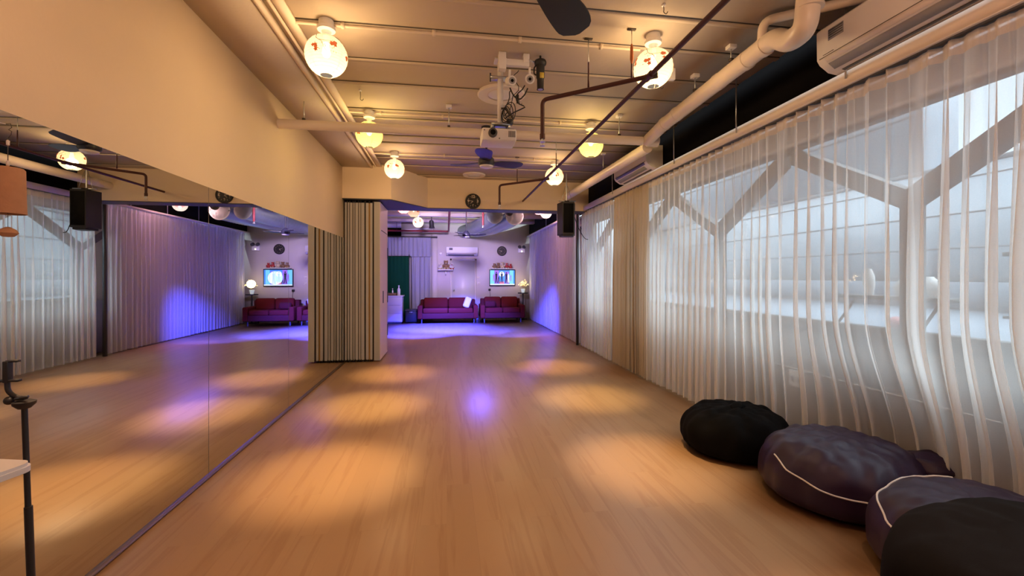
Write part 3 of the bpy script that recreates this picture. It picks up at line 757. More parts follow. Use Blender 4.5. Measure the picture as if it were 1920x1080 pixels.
# cable tangle
def wob(p0, p1, sag, n=14, j=.02, seed=0):
    p0 = Vector(p0); p1 = Vector(p1); out = []
    for i in range(n+1):
        f = i/n; p = p0.lerp(p1, f); p.z -= sag*4*f*(1-f)
        p += Vector((noise.noise(Vector((f*3, seed, 1))), noise.noise(Vector((f*3, seed, 5))), noise.noise(Vector((f*3, seed, 9)))))*j*math.sin(PI*f)*2
        out.append(p)
    return out
t = thing('cable_bundle', 'tangled black cables hanging between the white cameras and the projector pole', 'cable', (0,0,0))
mb('cable').tube(wob((PXc+.09, PYc-.08, 2.94), (PXc+.23, PYc-.12, 2.93), .09, seed=2), .006, 8).build('cable', parent=t)
mb('cable').tube(wob((PXc+.10, PYc-.08, 2.93), (PXc+.05, PYc-.05, 2.72), .02, seed=3, j=.05), .004, 8).build('cable', parent=t)
mb('cable').tube(wob((PXc+.21, PYc-.10, 2.96), (PXc+.05, PYc-.05, 2.70), .06, seed=4, j=.06), .005, 8).build('cable', parent=t)
mb('cable').tube(wob((PXc+.16, PYc-.10, 3.08), (PXc+.09, PYc-.05, 2.75), -.02, seed=6, j=.05), .003, 8).build('cable', parent=t)
for q in range(4):
    c = (PXc+.055+.012*q, PYc-.05-.006*q); rr = .040+.006*q
    mb('cable').tube([(c[0]+rr*.8*math.cos(a), c[1]+.02*math.sin(a*2+q), 2.72+.01*q+rr*1.3*math.sin(a)) for a in [2*PI*i/24 for i in range(24)]]+[(c[0]+rr*.8, c[1], 2.72+.01*q)], .0035, 8).build('cable', parent=t)
mb('brownseal').tube([(PXc+.02, PYc-.06, 2.775), (PXc+.06, PYc-.06, 2.78), (PXc+.12, PYc-.06, 2.70)], .009, 8).build('cable_tie', parent=t)
mb('cable').tube([(PXc+.15, PYc-.1, 2.88), (PXc+.15, PYc-.1, 2.81)], .010, 8).build('ferrite_plug', parent=t)
# black torch-shaped spot
BX, BY = .755, 3.50
t = thing('spot_projector', 'black torch-shaped spotlight with a yellow label hanging beside the projector', 'spotlight', (BX, BY, 2.95))
mb('blackpl').lathe([(0, .21), (.045, .21), (.050, .195), (.048, .180), (.034, .165), (.034, .07), (.028, .06), (.027, -.015), (.030, -.025), (0, -.025)], (0,0,0), 28).build('body', parent=t)
mb('yellow').box(-.012, .022, -.0365, -.033, .055, .10).build('label_plate', parent=t)
mb('steel').lathe([(0, -.026), (.021, -.026), (.021, -.023), (0, -.023)], (0,0,0), 20).build('lens', parent=t)
mb('blackpl').tube(bend([(-.036, 0, .17), (-.052, 0, .15), (-.052, 0, .10), (-.034, 0, .09)], .015), .006, 8).build('yoke', parent=t)
mb('blackpl').tube([(0, 0, .20), (0, 0, CH-2.95)], .008, 8).build('stem', parent=t)
mb('steel').tube([(-.045, 0, .195), (-.10, -.03, .195)], .007, 8).build('side_arm', parent=t)
# loose hooks and wires left on the ceiling
for (x_, y_, lb, ln_) in [(-.83, 4.40, 'small dark hook with a wire tail on the ceiling above the yellow lantern', .09), (.72, 4.35, 'small curled wire hook on the ceiling right of the projector', .06), (1.42, 2.72, 'small hook in the ceiling near the right lantern', .05), (1.9, 3.7, 'small white junction hook beside the fat pipe', .10)]:
    h = thing('ceiling_hook', lb, 'hook', (x_, y_, CH), 0, 'hooks left in the ceiling')
    mb('white').lathe([(0, 0), (.014, 0), (.012, -.01), (0, -.012)][::-1], (0,0,0), 14).build('plate', parent=h)
    mb('brownseal').tube(bend([(0,0,-.01), (.004,0,-ln_*.6), (.0,0,-ln_), (.02,0,-ln_-.012), (.03,0,-ln_+.008)], .012), .0028, 6).build('hook', parent=h)
tag(mb('white').box(-.025, .025, -.02, .02, -.10, 0, .005).build('junction_box', loc=(1.93, 3.55, CH)), 'small white junction box on the ceiling beside the fat pipe', 'junction box')

# ================================================================== CLOCKS
def clock(label, loc, R, numerals=True):
    t = thing('wall_clock', label, 'clock', loc, 0, None)
    mb('clockface').lathe([(0, 0), (R, 0), (R, -.022), (R*.95, -.03), (R*.90, -.024), (R*.88, -.016), (0, -.016)], (0,0,0), 48, 'Y').build('case', parent=t)
    mb('dgrey').lathe([(R*.905, -.0245), (R*.95, -.031), (R*.99, -.0225), (R*.95, -.0305)], (0,0,0), 48, 'Y', False).build('bezel', parent=t)
    if numerals:
        for s_, a in (('12', 90), ('3', 0), ('6', -90), ('9', 180)):
            text_mesh('numeral', s_, R*.50, 'clockink', t, (R*.60*math.cos(math.radians(a)), -.018, R*.60*math.sin(math.radians(a))), (PI/2, 0, 0), .001, .003)
    for k_ in range(12):
        if k_ % 3 or not numerals:
            a = k_*PI/6; c, s_ = math.cos(a), math.sin(a)
            mb('clockink').prism([(R*.60*c-R*.02*s_, R*.60*s_+R*.02*c), (R*.60*c+R*.02*s_, R*.60*s_-R*.02*c), (R*.76*c+R*.02*s_, R*.76*s_-R*.02*c), (R*.76*c-R*.02*s_, R*.76*s_+R*.02*c)], -.019, -.0165, 'Y').build('hour_mark', parent=t)
    for (ang, ln_, w) in ((222, .45, .055), (172, .66, .045)):
        a = math.radians(ang); c, s_ = math.cos(a), math.sin(a)
        mb('clockink').prism([(-R*w*s_, R*w*c), (R*w*s_, -R*w*c), (R*ln_*c+R*w*.3*s_, R*ln_*s_-R*w*.3*c), (R*ln_*c-R*w*.3*s_, R*ln_*s_+R*w*.3*c)], -.024, -.021, 'Y').build('hand', parent=t)
    return t
clock('round black wall clock with cream numerals on the header wall', (.478, 8.14, 2.79), .142)
clock('smaller dark wall clock on the far wall above the television', (1.79, YF, 2.23), .16, False)

# ================================================================== LOUDSPEAKER
t = thing('loudspeaker', 'black loudspeaker hung from the ceiling by the right curtain', 'loudspeaker', (2.07, 7.42, 2.12), math.radians(-4))
mb('blackpl').prism([(-.15, 0.10), (-.10, -.15), (.10, -.15), (.17, .10), (.12, .17), (-.10, .17)], 0, .56, 'Z').build('cabinet', parent=t, smooth=False)
mb('blackpl').prism([(-.12, 0.08), (-.08, -.13), (.08, -.13), (.14, .08), (.10, .14), (-.08, .14)], -.03, 0, 'Z').build('base_taper', parent=t, smooth=False)
mb('black').box(-.085, .085, -.156, -.149, .03, .53).build('grille', parent=t)
mb('blackpl').box(-.04, .04, -.02, .06, .56, .60).build('bracket', parent=t)
mb('steel').tube([(0, .02, .58), (0, .02, CH-2.12)], .012, 10).build('drop_rod', parent=t)
for s_ in (-1, 1): mb('steel').tube([(s_*.10, .0, .56), (s_*.02, .02, .86)], .004, 6).build('brace_wire', parent=t)
mb('steel').box(-.14, .16, -.01, .01, .585, .60).build('top_bar', parent=t)
mb('cable').tube(wob((.16, .1, .35), (.44, .25, -.05), .10, seed=8), .006, 8).build('cable', parent=t)

# ================================================================== HANGING CLAY BELL AND TRIPOD
t = thing('wind_chime', 'terracotta cylinder chime with a small pendant hanging at the left edge', 'wind chime', (-1.587, 1.852, 0))
def C_(b, n, **k): return b.build(n, parent=t, **k)
C_(mb('clay').lathe([(.0, 1.796), (.040, 1.796), (.045, 1.790), (.047, 1.68), (.0485, 1.628), (.045, 1.628), (.043, 1.70), (.040, 1.785), (.0, 1.788)], (0,0,0), 32), 'bell')
C_(mb('brownseal').tube([(0,0,1.796), (0,0,1.905)], .0013, 6), 'cord')
C_(mb('brownseal').tube([(0,0,1.79), (0,0,1.57)], .0008, 6), 'string')
C_(mb('brownseal').tube([(.000,0,1.905), (.010,0,1.918), (.012,0,1.930), (.002,0,1.936), (.012,0,1.944), (.008,0,1.958), (-.006,0,1.956)], .0013, 6), 'ring')
C_(mb('white').tube([(-.0545,0,1.956), (-.03,0,1.962), (-.006,0,1.956)], .0016, 6), 'hook')
C_(mb('clay').lathe([(0, 1.543), (.016, 1.545), (.028, 1.558), (.022, 1.570), (.006, 1.580), (0, 1.581)], (0,0,0), 24), 'pendant')
C_(mb('pelmet').lathe([(0, 1.825), (.005, 1.820), (.005, 1.805), (0, 1.800)][::-1], (0,0,0), 12), 'bead')
C_(mb('pelmet').lathe([(0, 1.900), (.005, 1.895), (.005, 1.880), (0, 1.875)][::-1], (0,0,0), 12), 'bead')

t = thing('phone_tripod', 'tall thin black tripod with an empty phone clamp at the left edge', 'tripod', (-1.052, 1.269, 0))
Hs = 1.084
def T_(b, n, par=t, **k): return b.build(n, parent=par, **k)
T_(mb('blackpl').tube([(.032,0,.06), (.017,0,.56)], .0100, 14), 'lower_tube')
T_(mb('blackpl').tube([(.018,0,.54), (.009,0,.82)], .0082, 14), 'middle_tube')
T_(mb('blackpl').tube([(.009,0,.80), (0,0,Hs)], .0060, 14), 'upper_tube')
T_(mb('blackpl').tube([(.019,0,.50), (.018,0,.54)], .014, 14), 'collar')
for a in (-.6, 1.5, 3.6):
    T_(mb('blackpl').tube([(.022,0,.42), (.03+.28*math.cos(a), .28*math.sin(a), .01)], .008, 10), 'leg')
    T_(mb('dgrey').tube([(.03,0,.12), (.03+.15*math.cos(a), .15*math.sin(a), .19)], .005, 8), 'brace')
T_(mb('blackpl').lathe([(0, Hs-.016), (.012, Hs-.016), (.0215, Hs-.006), (.0225, Hs+.001), (.010, Hs+.006), (0, Hs+.006)], (0,0,0), 24), 'head_disc')
T_(mb('blackpl').tube(bend([(.004,0,Hs+.008), (-.018,0,Hs+.012), (-.036,0,Hs+.028), (-.037,0,Hs+.055)], .015), .0055, 10), 'swivel_arm')
T_(mb('blackpl').tube([(-.01,-.012,Hs+.010), (.018,-.012,Hs+.016)], .0038, 8), 'lock_lever')
T_(mb('blackpl').ball((-.028, -.006, Hs+.006), .0105, 12), 'tilt_knob')
T_(mb('blackpl').box(-.042, -.030, -.008, .008, Hs+.050, Hs+.104, .002), 'clamp_spine')
T_(mb('blackpl').box(-.036, -.012, -.006, .006, Hs+.101, Hs+.106), 'clamp_jaw')
T_(mb('blackpl').box(-.050, -.010, -.006, .006, Hs+.052, Hs+.058), 'clamp_jaw')

# white side table with laptop
def rrect(x0, x1, y0, y1, r, n=8):
    P_ = []
    for (cx, cy, a0) in ((x1-r, y0+r, -PI/2), (x1-r, y1-r, 0), (x0+r, y1-r, PI/2), (x0+r, y0+r, PI)):
        for i in range(n+1):
            a = a0+PI/2*i/n; P_.append((cx+r*math.cos(a), cy+r*math.sin(a)))
    return P_
t = thing('side_table', 'white rounded table top poking in at the left edge before the tripod', 'table', (-.745, .925, 0), math.radians(-14))
mb('white').prism(rrect(-.60, .0, -.42, .0, .022), 1.046, 1.056).build('table_top', parent=t, angle=35)
mb('white').prism(rrect(-.597, -.003, -.417, -.003, .020), 1.056, 1.062).build('rim', parent=t, angle=35)
mb('steel').tube([(-.30, -.2, .03), (-.30, -.2, 1.046)], .02, 16).build('column', parent=t)
mb('white').prism(rrect(-.52, -.08, -.38, -.02, .03), 0.0, .03).build('base', parent=t)
t2 = thing('laptop', 'closed pale grey laptop lying on the white table at the left edge', 'laptop', (-.745, .925, 1.062), math.radians(-14))
mb('pelmet').prism(rrect(-.36, -.030, -.30, -.045, .008), 0, .006).build('base', parent=t2, angle=35)
mb('pelmet').prism(rrect(-.358, -.032, -.298, -.047, .008), .0065, .012).build('lid', parent=t2, angle=35)

# ================================================================== BEAN BAGS
def bag_surface(R, H, seed, wr=.03, power=2.3, sag=.25, gather=(0, 0), knots=7, sy=1.0, tilt=(0,0), fold=.5, flat=1.0):
    def S_(u, v):   # u: angle, v: 0 bottom centre .. 1 top centre
        ph = -PI/2 + PI*v
        c, s_ = math.cos(ph), math.sin(ph)
        e = 2/power
        rr = abs(c)**(e*.82); zz = math.copysign(abs(s_)**(1.0), s_)
        # belly low, slumped dome above
        z = H*(.36 + (.64*zz**flat if zz > 0 else .36*math.copysign(abs(zz)**.55, zz)))
        p = Vector((math.cos(u)*3, math.sin(u)*3, v*2.5+seed))
        w = 1 + .05*noise.noise(p*.45+Vector((seed,0,0))) + wr*noise.noise(p*1.4)
        x = R*rr*w*math.cos(u); y = R*sy*rr*w*math.sin(u)
        g = max(0, v-.45)/.55
        crease = abs(math.sin(knots*u*.5 + 2.2*noise.noise(Vector((math.cos(u)*1.2, math.sin(u)*1.2, seed)))))
        z += g*fold*wr*R*( (crease-.6)*1.2*math.sin(PI*min(1, g*1.15)) )
        z += g*wr*R*.9*noise.noise(Vector((x*7/R, y*7/R, seed)))
        z += (x*tilt[0] + y*tilt[1])*max(0, v-.25)
        x += gather[0]*g*g*R; y += gather[1]*g*g*R
        return Vector((x, y, max(.002, z)))
    return S_
def bag_mesh(S_, nu=120, nv=56):
    vs = [S_(2*PI*i/nu, (j+.5)/(nv+1)) for j in range(nv+1) for i in range(nu)]
    fs = []
    for j in range(nv):
        for i in range(nu): fs.append([j*nu+i, j*nu+(i+1) % nu, (j+1)*nu+(i+1) % nu, (j+1)*nu+i])
    fs.append([i for i in range(nu)][::-1]); fs.append([nv*nu+i for i in range(nu)])
    return vs, fs
def cushion_flap(c, a, L_, Wd, th, m, parent, name='gathered_flap', seed=3):
    vs = []; fs = []; nu, nv = 18, 24
    for j in range(nv+1):
        f = j/nv; 
        for i in range(nu):
            q = 2*PI*i/nu
            w = Wd*math.sin(PI*min(1, .12+f*.9))**.6*(1+.2*math.sin(7*f+i)) ; h = th*math.sin(PI*min(1, .1+f*.9))**.6
            p = Vector(((f-.5)*L_, w*math.cos(q), h*math.sin(q)*(1+.25*math.sin(3*math.cos(q)*3+f*6))))
            p.z += -.3*(f-.5)**2*L_
            vs.append((c[0]+p.x*math.cos(a)-p.y*math.sin(a), c[1]+p.x*math.sin(a)+p.y*math.cos(a), c[2]+p.z))
    for j in range(nv):
        for i in range(nu): fs.append([j*nu+i, j*nu+(i+1) % nu, (j+1)*nu+(i+1) % nu, (j+1)*nu+i])
    fs.append([i for i in range(nu)][::-1]); fs.append([nv*nu+i for i in range(nu)])
    return mb(m).add(vs, fs).build(name, parent=parent, angle=180)

GB = 'bean bags along the curtain'
# far black one
S1 = bag_surface(.40, .35, 2.3, .06, 2.8, knots=9, gather=(.0, .0), fold=1.9, flat=.85)
t = thing('bean_bag', 'flat black bean bag farthest along the curtain', 'bean bag', (2.30, 3.24, 0), .3, GB)
mb('blackfab').add(*bag_mesh(S1)).build('cover', parent=t, angle=180)
cushion_flap((.02, -.02, .362), .5, .20, .05, .022, 'blackfab', t, 'gathered_top')
mb('blackfab').tube([S1(2.75+.03*i, .40+.02*math.sin(i*.9)) for i in range(8)], [.004, .009, .012, .010, .013, .009, .007, .003], 8).build('side_tab', parent=t)
# big purple one
S2 = bag_surface(.43, .39, 5.1, .055, 2.9, knots=6, sy=.98, gather=(.10, .02), fold=1.5, flat=.8)
t = thing('bean_bag', 'large dark purple bean bag with a long white piping curve', 'bean bag', (2.43, 2.42, 0), 0, GB)
mb('purple').add(*bag_mesh(S2, 140, 64)).build('cover', parent=t, angle=180)
pts = []
for i in range(61):
    f = i/60; a = math.radians(172 + (300-172)*f)
    v_ = .66 - .13*math.sin(PI*f)**1.1
    p = S2(a, v_); c0 = S2(a, v_+.004); pts.append(p + (p-Vector((0,0,.12))).normalized()*.003)
mb('piping').tube(pts, .0045, 8).build('piping', parent=t)
cushion_flap((.40, -.22, .285), -.9, .30, .12, .065, 'purple', t, 'gathered_corner')
cushion_flap((.37, -.33, .16), -.7, .26, .10, .07, 'purple', t, 'gathered_corner')
# second purple one, mostly hidden
S3 = bag_surface(.41, .40, 8.7, .045, 3.0, knots=6, sy=.98, fold=1.1, flat=.8)
t = thing('bean_bag', 'dark purple bean bag wedged behind the black one in the corner', 'bean bag', (2.39, 1.63, 0), .4, GB)
mb('purple').add(*bag_mesh(S3)).build('cover', parent=t, angle=180)
pts = []
for i in range(41):
    f = i/40; a = math.radians(182 - 145*f) ; v_ = .50+.36*f**.8
    p = S3(a, v_); pts.append(p + (p-Vector((0,0,.12))).normalized()*.003)
mb('piping').tube(pts, .0045, 8).build('piping', parent=t)
# black draped one at the corner
S4 = bag_surface(.52, .60, 11.2, .03, 6.0, knots=5, sy=.78, fold=.6, flat=.42)
t = thing('bean_bag', 'tall black bean bag filling the bottom right corner of the photo', 'bean bag', (1.83, 1.02, 0), .08, GB)
mb('blackfab').add(*bag_mesh(S4)).build('cover', parent=t, angle=180)

# ================================================================== FAR ROOM
FY = YF
# sofas
def sofa(label, x0, x1, seats, zt=.76, D=.85):
    yb = FY-.30; yf = yb-D; w = x1-x0
    t = thing('sofa', label, 'sofa', ((x0+x1)/2, yb-D/2, 0), 0, None); cx = (x0+x1)/2; cy = yb-D/2
    def B(n, m, a, b_, c, d, e, f, ch=.03, par=t): return mb(m).box(a-cx, b_-cx, c-cy, d-cy, e, f, ch).build(n, parent=par)
    B('base', 'sofa2', x0+.02, x1-.02, yf+.03, yb, .13, .30, .02)
    B('back_frame', 'sofa2', x0+.05, x1-.05, yb-.22, yb, .25, zt-.06, .03)
    for (a, b_) in ((x0, x0+.14), (x1-.14, x1)): B('armrest', 'sofa', a, b_, yf, yb, .13, .53, .035)
    n = seats; sw = (w-.30)/n
    for i in range(n):
        a = x0+.15+sw*i
        B('seat_cushion', 'sofa', a+.005, a+sw-.005, yf+.02, yb-.22, .29, .44, .04)
        B('back_cushion', 'sofa', a+.005, a+sw-.005, yb-.40, yb-.20, .42, zt, .06)
    for (a, b_) in ((x0+.12, yf+.08), (x1-.12, yf+.08), (x0+.12, yb-.08), (x1-.12, yb-.08)):
        mb('dgrey').tube([(a-cx, b_-cy, 0), (a-cx, b_-cy, .14)], .018, 10).build('leg', parent=t)
    return t
sofa('long maroon three-seater-like sofa with two back cushions, left one', -.86, .93, 2, .74)
sofa('shorter maroon sofa under the television', 1.00, 2.36, 2, .76)
tag(mb('whitefur').box(-.10, .10, -.05, .05, -.17, .17, .045).build('cushion', loc=(.62, 13.50, .60)), 'white cushion leaning at the right end of the long sofa', 'cushion').rotation_euler = (-.25, .35, 0)
tag(mb('sofa2').box(-.17, .17, -.08, .08, -.10, .10, .06).build('cushion', loc=(1.32, 13.44, .545)), 'dark maroon bolster cushion at the left end of the shorter sofa', 'cushion')
# television
t = thing('television', 'black wall television showing blue dance video figures', 'television', (1.80, FY-.04, 1.35))
mb('blackpl').box(-.43, .43, -.02, .02, -.27, .27, .006).build('frame', parent=t)
s = mb('screen_b').box(-.405, .405, -.0225, -.0205, -.235, .245)
s.use('screen_c').box(-.405, -.27, -.0235, -.0226, -.235, .245); s.box(.24, .36, -.0235, -.0226, -.20, .245)
s.use('screen_p').box(-.26, -.12, -.0235, -.0226, -.19, .245); s.box(.09, .22, -.0235, -.0226, -.19, .20)
s.use('screen_w').lathe([(0, -.0245), (.085, -.0245), (.085, -.0236), (0, -.0236)], (-.02, 0, .12), 24, 'Y'); s.box(-.405, .405, -.0240, -.0236, -.235, -.20)
s.use('screen_r').box(-.10, .06, -.0240, -.0236, -.20, -.12)
def fig(cx, cz, sc, m):
    s.use(m).lathe([(0, -.0265), (.018*sc, -.0265), (.018*sc, -.0248), (0, -.0248)], (cx, 0, cz+.115*sc), 12, 'Y')
    s.prism([(cx-.03*sc, cz+.09*sc), (cx+.03*sc, cz+.09*sc), (cx+.022*sc, cz-.02*sc), (cx+.035*sc, cz-.16*sc), (cx+.012*sc, cz-.16*sc), (cx, cz-.04*sc), (cx-.014*sc, cz-.16*sc), (cx-.036*sc, cz-.16*sc), (cx-.022*sc, cz-.02*sc)], -.0265, -.0250, 'Y')
for (cx, cz, sc, m) in [(-.20, .03, 1.25, 'screen_k'), (-.29, .02, .8, 'screen_p'), (-.02, .03, 1.15, 'screen_k'), (.13, .02, 1.2, 'screen_k'), (.20, .0, 1.0, 'screen_w'), (.28, .01, .7, 'screen_p'), (-.12, -.05, .8, 'screen_k')]: fig(cx, cz, sc, m)
s.build('screen', parent=t, smooth=False)
light('screen_glow', 'POINT', (0, -.25, 0), 2.0, (.35, .5, 1), t, .2)
mb('blackpl').box(-.2, .2, .02, .04, -.15, .15).build('wall_bracket', parent=t)
# shelf above the television + plush toys
t = thing('toy_shelf', 'thin shelf above the television carrying plush toys', 'shelf', (1.80, FY-.10, 1.655))
mb('white').box(-.38, .38, -.10, .10, -.02, 0, .004).build('board', parent=t)
def plush(name, label, loc, m1, m2, sc=1, group='plush toys above the television'):
    t = thing(name, label, 'plush toy', loc, random.uniform(-.3, .3), group)
    b = mb(m1); b.ball((0, 0, .07*sc), .065*sc, 14, (1, .8, 1.1)); b.ball((0, -.01, .165*sc), .05*sc, 14)
    b.ball((-.038*sc, 0, .205*sc), .018*sc, 10); b.ball((.038*sc, 0, .205*sc), .018*sc, 10)
    b.ball((-.065*sc, -.03*sc, .09*sc), .025*sc, 10, (1, 1, 1.5)); b.ball((.065*sc, -.03*sc, .09*sc), .025*sc, 10, (1, 1, 1.5))
    b.build('body', parent=t)
    c = mb(m2); c.ball((-.04*sc, -.06*sc, .025*sc), .028*sc, 10, (1, 1.2, .85)); c.ball((.04*sc, -.06*sc, .025*sc), .028*sc, 10, (1, 1.2, .85)); c.ball((0, -.05*sc, .155*sc), .02*sc, 10)
    c.build('paws_and_muzzle', parent=t)
    mb('ink').ball((0, -.072*sc, .158*sc), .006*sc, 8).build('nose', parent=t)
    return t
for (dx, m1, m2, sc, lb) in [(-.27, 'brownfur', 'creamfur', .75, 'small brown plush toy at the left end above the television'), (-.145, 'brownfur', 'brownfur', .85, 'dark brown plush toy, second from the left above the television'), (-.005, 'creamfur', 'creamfur', .95, 'cream plush toy in the middle above the television'), (.14, 'redfur', 'creamfur', .8, 'red plush toy right of the cream one above the television'), (.265, 'redfur', 'redfur', .7, 'small red plush toy at the right end above the television')]:
    plush('plush_toy', lb, (1.80+dx, FY-.10, 1.655), m1, m2, sc)
# teddy shelf left of the door
t = thing('wall_shelf', 'small white wall shelf left of the far door with teddy bears', 'shelf', (-.04, FY-.12, 1.62))
mb('white').box(-.24, .24, -.12, .12, -.03, 0, .004).build('board', parent=t)
mb('white').prism([(-.02, -.03), (.02, -.03), (.02, -.18), (-.02, -.18)], .02, .118, 'Y').build('bracket', parent=t)
plush('teddy_bear', 'brown teddy bear sitting tall at the back of the small white shelf', (-.03, FY-.10, 1.62), 'brownfur', 'creamfur', 1.3, 'teddy bears on the small white shelf')
plush('teddy_bear', 'white teddy bear with red scarf on the small white shelf', (.155, FY-.12, 1.62), 'whitefur', 'redfur', .95, 'teddy bears on the small white shelf')
plush('teddy_bear', 'little white plush bear at the left of the small white shelf', (-.215, FY-.12, 1.62), 'whitefur', 'creamfur', .8, 'teddy bears on the small white shelf')
# far door
d = struct(mb('white2').box(.15, .90, FY-.04, FY, 0, 1.92).build('door_1'))
fr = mb('farwall').box(.10, .15, FY-.05, FY, 0, 1.97); fr.box(.90, .95, FY-.05, FY, 0, 1.97); fr.box(.10, .95, FY-.05, FY, 1.92, 1.97); fr.build('door_frame', parent=d)
mb('steel').ball((.22, FY-.085, .95), .03, 14).build('door_knob', parent=d); mb('steel').tube([(.22, FY-.04, .95), (.22, FY-.08, .95)], .012, 10).build('knob_neck', parent=d)
# AC far (front faces -Y)
a_ = ac('white air conditioner on the far wall above the door', (.98, FY, 2.06), PI/2, 1.0, 'air conditioners')
a_.location = (.98, FY, 2.06)
# pier, sensor, switches, plug
struct(mb('farwall').box(-.48, -.30, FY-.12, FY, 0, 2.75).build('trim_30'))
tag(mb('white').lathe([(0, -.03), (.035, -.028), (.045, 0), (0, 0)], (0,0,0), 20, 'Y').build('wall_sensor', loc=(-.20, FY, 2.13)), 'small round white sensor on the far wall left of the air conditioner', 'sensor')
for (x_, z_, lb) in [(1.03, 1.36, 'upper small switch plate right of the far door'), (1.03, 1.17, 'lower small switch plate right of the far door')]:
    t = thing('light_switch', lb, 'switch', (x_, FY, z_), 0, 'switch plates right of the far door')
    mb('pelmet').box(-.045, .045, -.012, 0, -.035, .035, .003).build('plate', parent=t); mb('white').box(-.02, .02, -.018, -.011, -.015, .015).build('rocker', parent=t)
t = thing('wall_plug', 'black plug with a dangling cable below the television', 'plug', (1.38, FY, .96))
mb('blackpl').box(-.035, .035, -.06, 0, -.035, .035, .008).build('plug_body', parent=t); mb('cable').tube([(0, -.03, -.03), (.02, -.03, -.15), (.01, -.03, -.40)], .006, 6).build('cord', parent=t)
# emergency light (twin heads)
t = thing('emergency_light', 'twin-headed white emergency light high in the far right corner', 'emergency light', (2.44, FY-.06, 2.28))
mb('white').box(-.11, .11, -.02, .06, -.10, .05, .01).build('body', parent=t)
for s_ in (-1, 1):
    mb('dgrey').tube([(s_*.07, -.01, .09), (s_*.075, -.09, .07)], [.055, .045], 16).build('lamp_head', parent=t)
mb('bulb').ball((0, -.03, -.06), .018, 10).build('indicator', parent=t)
# LED tree in lit pot on black stand
t = thing('plant_stand', 'slim black stand in the far right corner', 'stand', (2.44, FY-.32, 0))
mb('blackpl').lathe([(0, .84), (.17, .84), (.17, .87), (0, .87)], (0,0,0), 24).build('top', parent=t); mb('blackpl').tube([(0,0,.02), (0,0,.84)], .02, 10).build('pole', parent=t)
mb('blackpl').lathe([(0, 0), (.14, 0), (.14, .02), (0, .02)], (0,0,0), 24).build('base', parent=t)
t = thing('light_tree', 'small tree lamp with warm yellow points of light on the black stand', 'lamp', (2.44, FY-.32, .87))
mb('glasspot').lathe([(0, 0), (.045, 0), (.07, .12), (.06, .125), (0, .12)], (0,0,0), 20).build('pot', parent=t)
tw = mb('brownfur'); dots = mb('led'); rnd = random.Random(4)
for q in range(26):
    a = rnd.uniform(0, 2*PI); e = rnd.uniform(.2, 1.4); L_ = rnd.uniform(.14, .24)
    p1 = Vector((math.cos(a)*math.cos(e)*L_, math.sin(a)*math.cos(e)*L_*.8, .20+math.sin(e)*L_))
    tw.tube([(0,0,.12), (0,0,.18), p1*.6+Vector((0,0,.08)), p1], .003, 5)
    for w_ in range(3): 
        f = .6+.2*w_; dots.ball(p1*f+Vector((rnd.uniform(-.02,.02), rnd.uniform(-.02,.02), .18*(1-f)+rnd.uniform(-.02,.02))), .010, 6)
tw.build('branches', parent=t); dots.build('lights', parent=t)
light('tree_light', 'POINT', (0, -.05, .30), 2.5, (1, .80, .38), t, .12)
# recess at the left: opening, blind rail, valence, green backdrop, grey drape
tag(mb('white').tube([(-2.5, FY-.05, 2.78), (-.55, FY-.05, 2.93)], .015, 10).build('curtain_pole'), 'thin white slanting pole across the dark opening of the far wall', 'pole')
tag(mb('frame').box(-3.2, -.30, FY-.16, FY-.10, 2.62, 2.67).build('ledge'), 'dark ledge under the opening in the far wall', 'ledge')
curtain('valence_curtain', 'pale grey valance curtain under the dark ledge of the far wall', -3.1, -.50, FY-.22, 2.02, 2.62, 'greysheer', 31, .12, .02, .012, None, None, None, 6, 'curtain', 'Y')
curtain('grey_drape', 'grey curtain hanging between the green cloth and the pier', -1.10, -.52, FY-.20, .25, 2.01, 'greysheer', 35, .13, .035, .010, None, None, None, 12, 'curtain', 'Y')
curtain('green_backdrop', 'dark green backdrop cloth hanging from a stand in the far left corner', -2.75, -1.18, FY-.30, .06, 2.02, 'green', 41, .5, .012, .02, None, None, None, 12, 'backdrop', 'Y')
t = thing('backdrop_stand', 'thin black frame carrying the green backdrop cloth', 'stand', (0, 0, 0))
mb('blackpl').tube([(-2.8, FY-.27, 2.03), (-1.12, FY-.27, 2.03)], .010, 8).build('crossbar', parent=t)
mb('blackpl').tube([(-1.17, FY-.27, 0), (-1.17, FY-.27, 2.08)], .010, 8).build('upright', parent=t)
# dresser
t = thing('dresser', 'white chest of drawers in front of the green cloth', 'dresser', (-1.70, 13.45, 0))
mb('white2').box(-.55, .39, -.22, .22, .05, .80, .004).build('body', parent=t)
mb('white').box(-.58, .42, -.25, .23, .80, .83, .004).build('top', parent=t)
for z_ in (.07, .31, .55):
    q = mb('white').box(-.53, .37, -.24, -.218, z_, z_+.225, .004).build('drawer', parent=t)
mb('dgrey').box(-.53, .37, -.20, .20, 0, .05).build('plinth', parent=t)
g = 'things on the white dresser'
t = thing('serving_tray', 'dark low tray on the white dresser', 'tray', (-1.75, 13.40, .83), 0)
b = mb('brownfur').box(-.25, .28, -.12, .12, 0, .012); b.box(-.25, .28, -.12, -.10, 0, .07); b.box(-.25, .28, .10, .12, 0, .07); b.box(-.25, -.235, -.12, .12, 0, .07); b.box(.265, .28, -.12, .12, 0, .07)
b.build('tray_body', parent=t)
